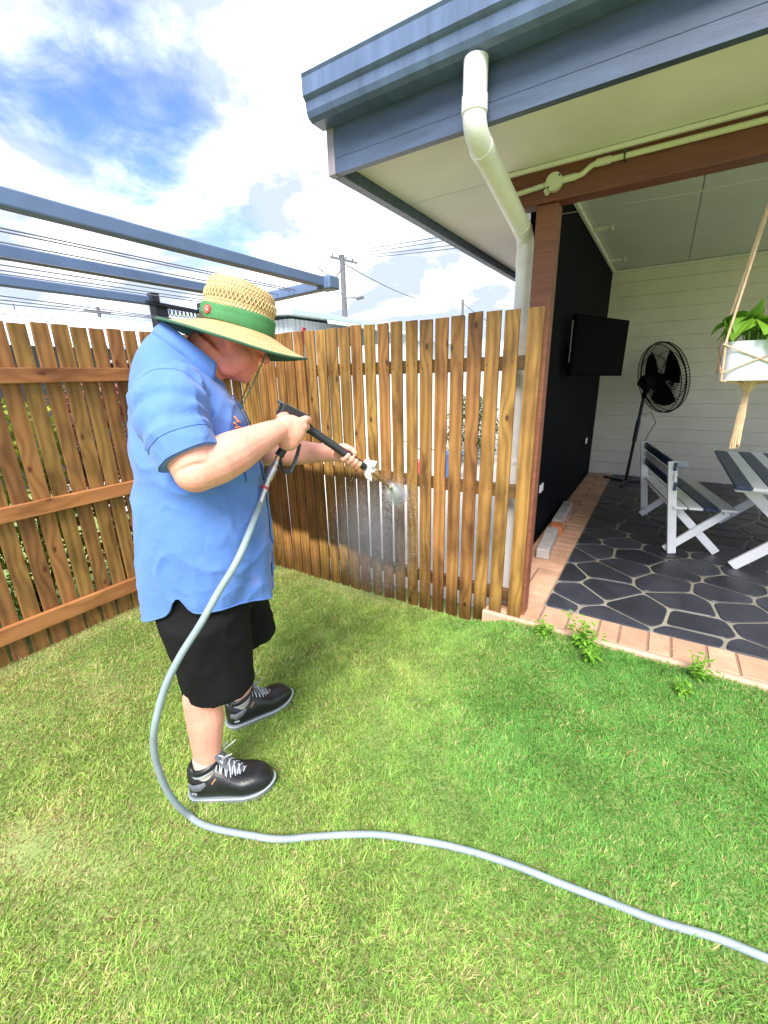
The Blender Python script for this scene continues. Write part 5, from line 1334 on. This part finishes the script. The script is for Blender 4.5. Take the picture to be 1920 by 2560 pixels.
# ------------------------------------------------------------------ spray: fine drops in a fan, heavier mist at the boards
random.seed(31)
tw_ = mw(*tip); hit = Vector((-1.40, 2.42, .70))
ax = Vector((-.55, .80, -.30)).normalized()
pos = []
ic = bmesh.new(); bmesh.ops.create_icosphere(ic, subdivisions=1, radius=1); icv = [v.co.copy() for v in ic.verts]; icf = [tuple(v.index for v in f.verts) for f in ic.faces]; ic.free()
m, t, b = nodes_of('water_drops')
b.inputs['Base Color'].default_value = (.9, .93, .96, 1); b.inputs['Roughness'].default_value = .25; b.inputs['Alpha'].default_value = .55
nz = t.nodes.new('ShaderNodeTexNoise'); nz.inputs['Scale'].default_value = 40; cr_ = t.nodes.new('ShaderNodeMapRange'); cr_.inputs[3].default_value = .35; cr_.inputs[4].default_value = .75
t.links.new(nz.outputs[0], cr_.inputs[0]); t.links.new(cr_.outputs[0], b.inputs['Alpha'])
DROPS = m
dv_, df_ = [], []
def drop(p, r, d=None, st_=1.0):
    n = len(dv_)
    for v in icv:
        q = v * r
        if d is not None: q = q + d * (q.dot(d)) * (st_ - 1)
        dv_.append(p + q)
    df_.extend([(a + n, b_ + n, c + n) for a, b_, c in icf])
sx = Vector((.80, .55, 0)).normalized()
for k in range(5200):
    s_ = random.random() ** 1.1; target = Vector((-1.43 + random.gauss(0, .07), 2.42, .69 + random.gauss(0, .07)))
    d = (target - tw_); p = tw_ + d * s_ + Vector((random.gauss(0, 1), random.gauss(0, 1), random.gauss(0, 1))) * .010 * s_
    drop(p, random.uniform(.0008, .0019), d.normalized(), random.uniform(1.5, 6))
for k in range(4200):
    p = Vector((-1.52 + random.gauss(0, .14), 2.41 - abs(random.gauss(0, .10)), .46 + random.gauss(0, .19)))
    if p.z < -.05: continue
    drop(p, random.uniform(.0006, .0017), Vector((0, 0, 1)), random.uniform(1, 2.5))
me = bpy.data.meshes.new('water_spray'); me.from_pydata(dv_, [], df_); o = link('water_spray', me, DROPS)
tag(o, 'white water spray fanning from the nozzle onto the wet palings', 'spray', kind='stuff')
# soft mist hanging by the boards
mm = bpy.data.materials.new('mist'); mm.use_nodes = True; t = mm.node_tree; t.nodes.clear()
mo = t.nodes.new('ShaderNodeOutputMaterial'); vs_ = t.nodes.new('ShaderNodeVolumePrincipled'); vs_.inputs['Color'].default_value = (.97, .98, 1, 1)
tcn = t.nodes.new('ShaderNodeTexCoord'); ln_ = t.nodes.new('ShaderNodeVectorMath'); ln_.operation = 'LENGTH'; t.links.new(tcn.outputs['Object'], ln_.inputs[0])
fr = t.nodes.new('ShaderNodeMapRange'); fr.interpolation_type = 'SMOOTHSTEP'; fr.inputs[1].default_value = 1.0; fr.inputs[2].default_value = 0.0; fr.inputs[4].default_value = 3.0
t.links.new(ln_.outputs['Value'], fr.inputs[0]); t.links.new(fr.outputs[0], vs_.inputs['Density']); vs_.inputs['Anisotropy'].default_value = .2
t.links.new(vs_.outputs[0], mo.inputs['Volume'])
o = MB().ell((0, 0, 0), (1, 1, 1), nu=24, nv=16).build('water_mist', mm, smooth=True); o.location = (-1.52, 2.215, .46); o.scale = (.40, .21, .50)
tag(o, 'soft white mist hanging in front of the wet palings', 'mist', kind='stuff')
jm = mm.copy(); jm.name = 'jet_mist'
for nd in jm.node_tree.nodes:
    if nd.type == 'MAP_RANGE': nd.inputs[4].default_value = 8.0
cj = Vector((-1.40, 2.40, .72)); jd = cj - tw_
o = MB().ell((0, 0, 0), (1, 1, 1), nu=24, nv=16).build('water_jet', jm, smooth=True)
o.location = tw_ + jd * .62; o.scale = (.075, .075, jd.length * .46); o.rotation_euler = jd.to_track_quat('Z', 'Y').to_euler()
tag(o, 'white jet of water spreading from the lance nozzle to the boards', 'jet', kind='stuff')

# ------------------------------------------------------------------ lawn: grass blades
def make_grass():
    n0 = 760000
    x = rng.uniform(-2.915, 1.5, n0); y = rng.uniform(-.55, 2.425, n0)
    # keep everything the photograph sees, thin out the rest
    v = np.stack([x, y, np.full_like(x, -1.5)]); z_ = FWD.x * v[0] + FWD.y * v[1] + FWD.z * v[2]
    u_ = (RT.x * v[0] + RT.y * v[1] + RT.z * v[2]) / z_; w_ = (UPV.x * v[0] + UPV.y * v[1] + UPV.z * v[2]) / z_
    inside = (z_ > .1) & (np.abs(u_) < .98) & (w_ > -1.32)
    keep = inside | (rng.random(n0) < .30)
    keep &= ~((x > -.80) & (y > 2.395))
    x, y = x[keep], y[keep]; n = len(x)
    def fbm(a, b_, s, k):
        r = np.zeros_like(a)
        g_ = np.random.default_rng(k)
        for o_ in range(6):
            th = g_.uniform(0, 6.28); ph = g_.uniform(0, 6.28); f = s * (1.0 + .55 * o_) * g_.uniform(.8, 1.25)
            r += np.sin((a * np.cos(th) + b_ * np.sin(th)) * f + ph + 1.3 * np.sin((a * np.sin(th) - b_ * np.cos(th)) * f * .7 + ph * 2)) / (1 + .35 * o_)
        return r / 3.2
    big = fbm(x, y, 2.2, 1); mid = fbm(x, y, 6.5, 2); fin = fbm(x, y, 19, 3)
    dens = fbm(x, y, 9, 4)
    # thin, worn spots
    bare = 1.1 * np.exp(-(((x + 1.62) / .17) ** 2 + ((y - .20) / .09) ** 2)) + .55 * np.exp(-(((x + 1.45) / .22) ** 2 + ((y - .30) / .10) ** 2)) + .5 * np.exp(-(((x + 2.2) / .2) ** 2 + ((y - .75) / .12) ** 2)) + .8 * np.exp(-(((x + 1.85) / .5) ** 2 + ((y - 2.36) / .07) ** 2)) + .7 * np.exp(-(((x + 2.85) / .10) ** 2))
    k2 = rng.random(n) > np.clip(bare * .7, 0, .85)
    x, y, big, mid, fin, bare = x[k2], y[k2], big[k2], mid[k2], fin[k2], bare[k2]; n = len(x)
    z0 = np.zeros(n)
    sx_ = np.clip((-0.60 - x) / .35, 0, 1); sy_ = np.clip((y - 1.15) / 1.15, 0, 1)
    z0 = -0.10 * (sx_ ** 2 * (3 - 2 * sx_)) * (sy_ ** 2 * (3 - 2 * sy_)) - .004
    edge = np.exp(-((y - 2.38) / .10) ** 2) * (x > -.62)                     # longer along the slab
    h = (.012 + .015 * rng.random(n) + .006 * mid + .004 * fin) * (1 + .7 * edge * rng.random(n)) * (1 - .45 * np.clip(bare, 0, 1))
    tall = rng.random(n) < .012; h = np.where(tall, h * 1.7, h); h = np.clip(h, .013, .07)
    az = 1.6 * fbm(x, y, 5, 7) + 1.9 * fbm(x, y, 15, 8) + rng.normal(0, 1.5, n); lean = h * rng.uniform(.25, 1.25, n)
    wd = rng.uniform(.0009, .0024, n) * (1 + .3 * tall)
    dx, dy = np.cos(az), np.sin(az); fa = az + rng.uniform(-.6, .6, n) + np.pi / 2; px_, py_ = np.cos(fa) * wd, np.sin(fa) * wd
    V = np.zeros((n, 5, 3), np.float32)
    V[:, 0] = np.stack([x - px_, y - py_, z0], 1); V[:, 1] = np.stack([x + px_, y + py_, z0], 1)
    mx_, my_, mz_ = x + dx * lean * .35, y + dy * lean * .35, z0 + h * .62
    V[:, 2] = np.stack([mx_ + px_ * .85, my_ + py_ * .85, mz_], 1); V[:, 3] = np.stack([mx_ - px_ * .85, my_ - py_ * .85, mz_], 1)
    V[:, 4] = np.stack([x + dx * lean, y + dy * lean, z0 + h * (1 - .25 * rng.random(n))], 1)
    me = bpy.data.meshes.new('grass'); me.vertices.add(n * 5); me.vertices.foreach_set('co', V.reshape(-1))
    idx = np.arange(n, dtype=np.int32)[:, None] * 5
    loops = np.concatenate([idx + 0, idx + 1, idx + 2, idx + 3, idx + 3, idx + 2, idx + 4], 1).reshape(-1)
    me.loops.add(len(loops)); me.loops.foreach_set('vertex_index', loops)
    me.polygons.add(n * 2); ls = np.stack([np.arange(n) * 7, np.arange(n) * 7 + 4], 1).reshape(-1).astype(np.int32); lt = np.tile(np.array([4, 3], np.int32), n)
    me.polygons.foreach_set('loop_start', ls); me.polygons.foreach_set('loop_total', lt)
    me.update(calc_edges=True); me.validate()
    # colours: rich green near the patio with the eave's shade painted in, drier and yellower towards the left and front
    g1 = np.array([.265, .455, .085]); g2 = np.array([.440, .600, .150]); gd2 = np.array([.110, .340, .065]); st_ = np.array([.68, .60, .30]); br_ = np.array([.34, .24, .12])
    f = np.clip(.5 + .45 * big + .35 * fin + .25 * rng.standard_normal(n), 0, 1)[:, None]
    c = g1 * (1 - f) + g2 * f
    lush_shade = np.clip((x + 1.05) / .9 + .35 * big, 0, 1) * np.clip((y - .6) / 1.0, .15, 1); lush_shade = np.clip(lush_shade + .4 * rng.standard_normal(n) * lush_shade, 0, .85)[:, None]
    c = c * (1 - lush_shade) + gd2 * lush_shade * 1.15
    dryp = np.clip(.17 - .10 * lush_shade[:, 0] + .16 * mid - .10 * big + .16 * np.clip((-x - 1.3) / 1.2, 0, 1) + .12 * np.clip((.9 - y) / .8, 0, 1) + .5 * bare, .02, .85)
    dry = (rng.random(n) < dryp)[:, None]
    stc = st_ * rng.uniform(.65, 1.1, (n, 1)); stc = np.where(rng.random((n, 1)) < .25, br_, stc)
    c = np.where(dry, stc, c) * rng.uniform(.82, 1.28, (n, 1)) * (1 + .16 * np.clip(mid + .6 * fin, -1, 1))[:, None]
    C4 = np.ones((n, 5, 4), np.float32); C4[:, :, :3] = c[:, None, :]
    C4[:, 4, :3] = np.minimum(c * 1.15 + .02, 1)
    at_ = me.color_attributes.new('Col', 'FLOAT_COLOR', 'POINT'); at_.data.foreach_set('color', C4.reshape(-1))
    o = link('grass', me, GRASS); tag(o, 'short green lawn with yellowed dry patches', 'grass', kind='stuff')
make_grass()

# ------------------------------------------------------------------ weeds at the slab edge, loose tufts
def weed(x, y, h, n, seed, label):
    random.seed(seed); base = (x, y, -.01); r = empty('weed', base, label=label, cat='weed', group='weeds along the patio edge')
    stm = MB()
    for k in range(n):
        a = random.uniform(0, 6.28); tp = Vector((x + h * .55 * math.cos(a) * random.random(), y + h * .4 * math.sin(a) * random.random() - .01, h * random.uniform(.6, 1.05)))
        stm.tube([base, (Vector(base) + tp) / 2 + Vector((.012 * math.cos(a), .012 * math.sin(a), .01)), tp], [.0022, .0018, .001], 5)
        for q in range(7):
            t_ = .2 + .8 * q / 6; p = Vector(base).lerp(tp, t_); a2 = random.uniform(0, 6.28); ln = random.uniform(.028, .050) * (1.1 - .4 * t_) * (h / .12) ** .5
            lb = MB(); leaf_blade(lb, p, p + Vector((ln * math.cos(a2), ln * math.sin(a2), random.uniform(-.006, .016))), ln * .42, (0, 0, 1), n=4)
            lb.build('leaf', WEED, r, base)
    stm.build('stem', WEED, r, base)
weed(-.405, 2.335, .12, 14, 1, 'small bushy weed at the patio edge nearest the fence end')
weed(-.175, 2.33, .21, 13, 2, 'tallest leafy weed in the middle of the patio edge')
weed(-.135, 2.22, .12, 12, 3, 'low weed in the grass in front of the tallest weed')
weed(.34, 2.33, .16, 9, 4, 'thin weed at the right end of the patio edge')
weed(.28, 2.18, .09, 9, 5, 'low weed in the grass at the right end of the patio edge')
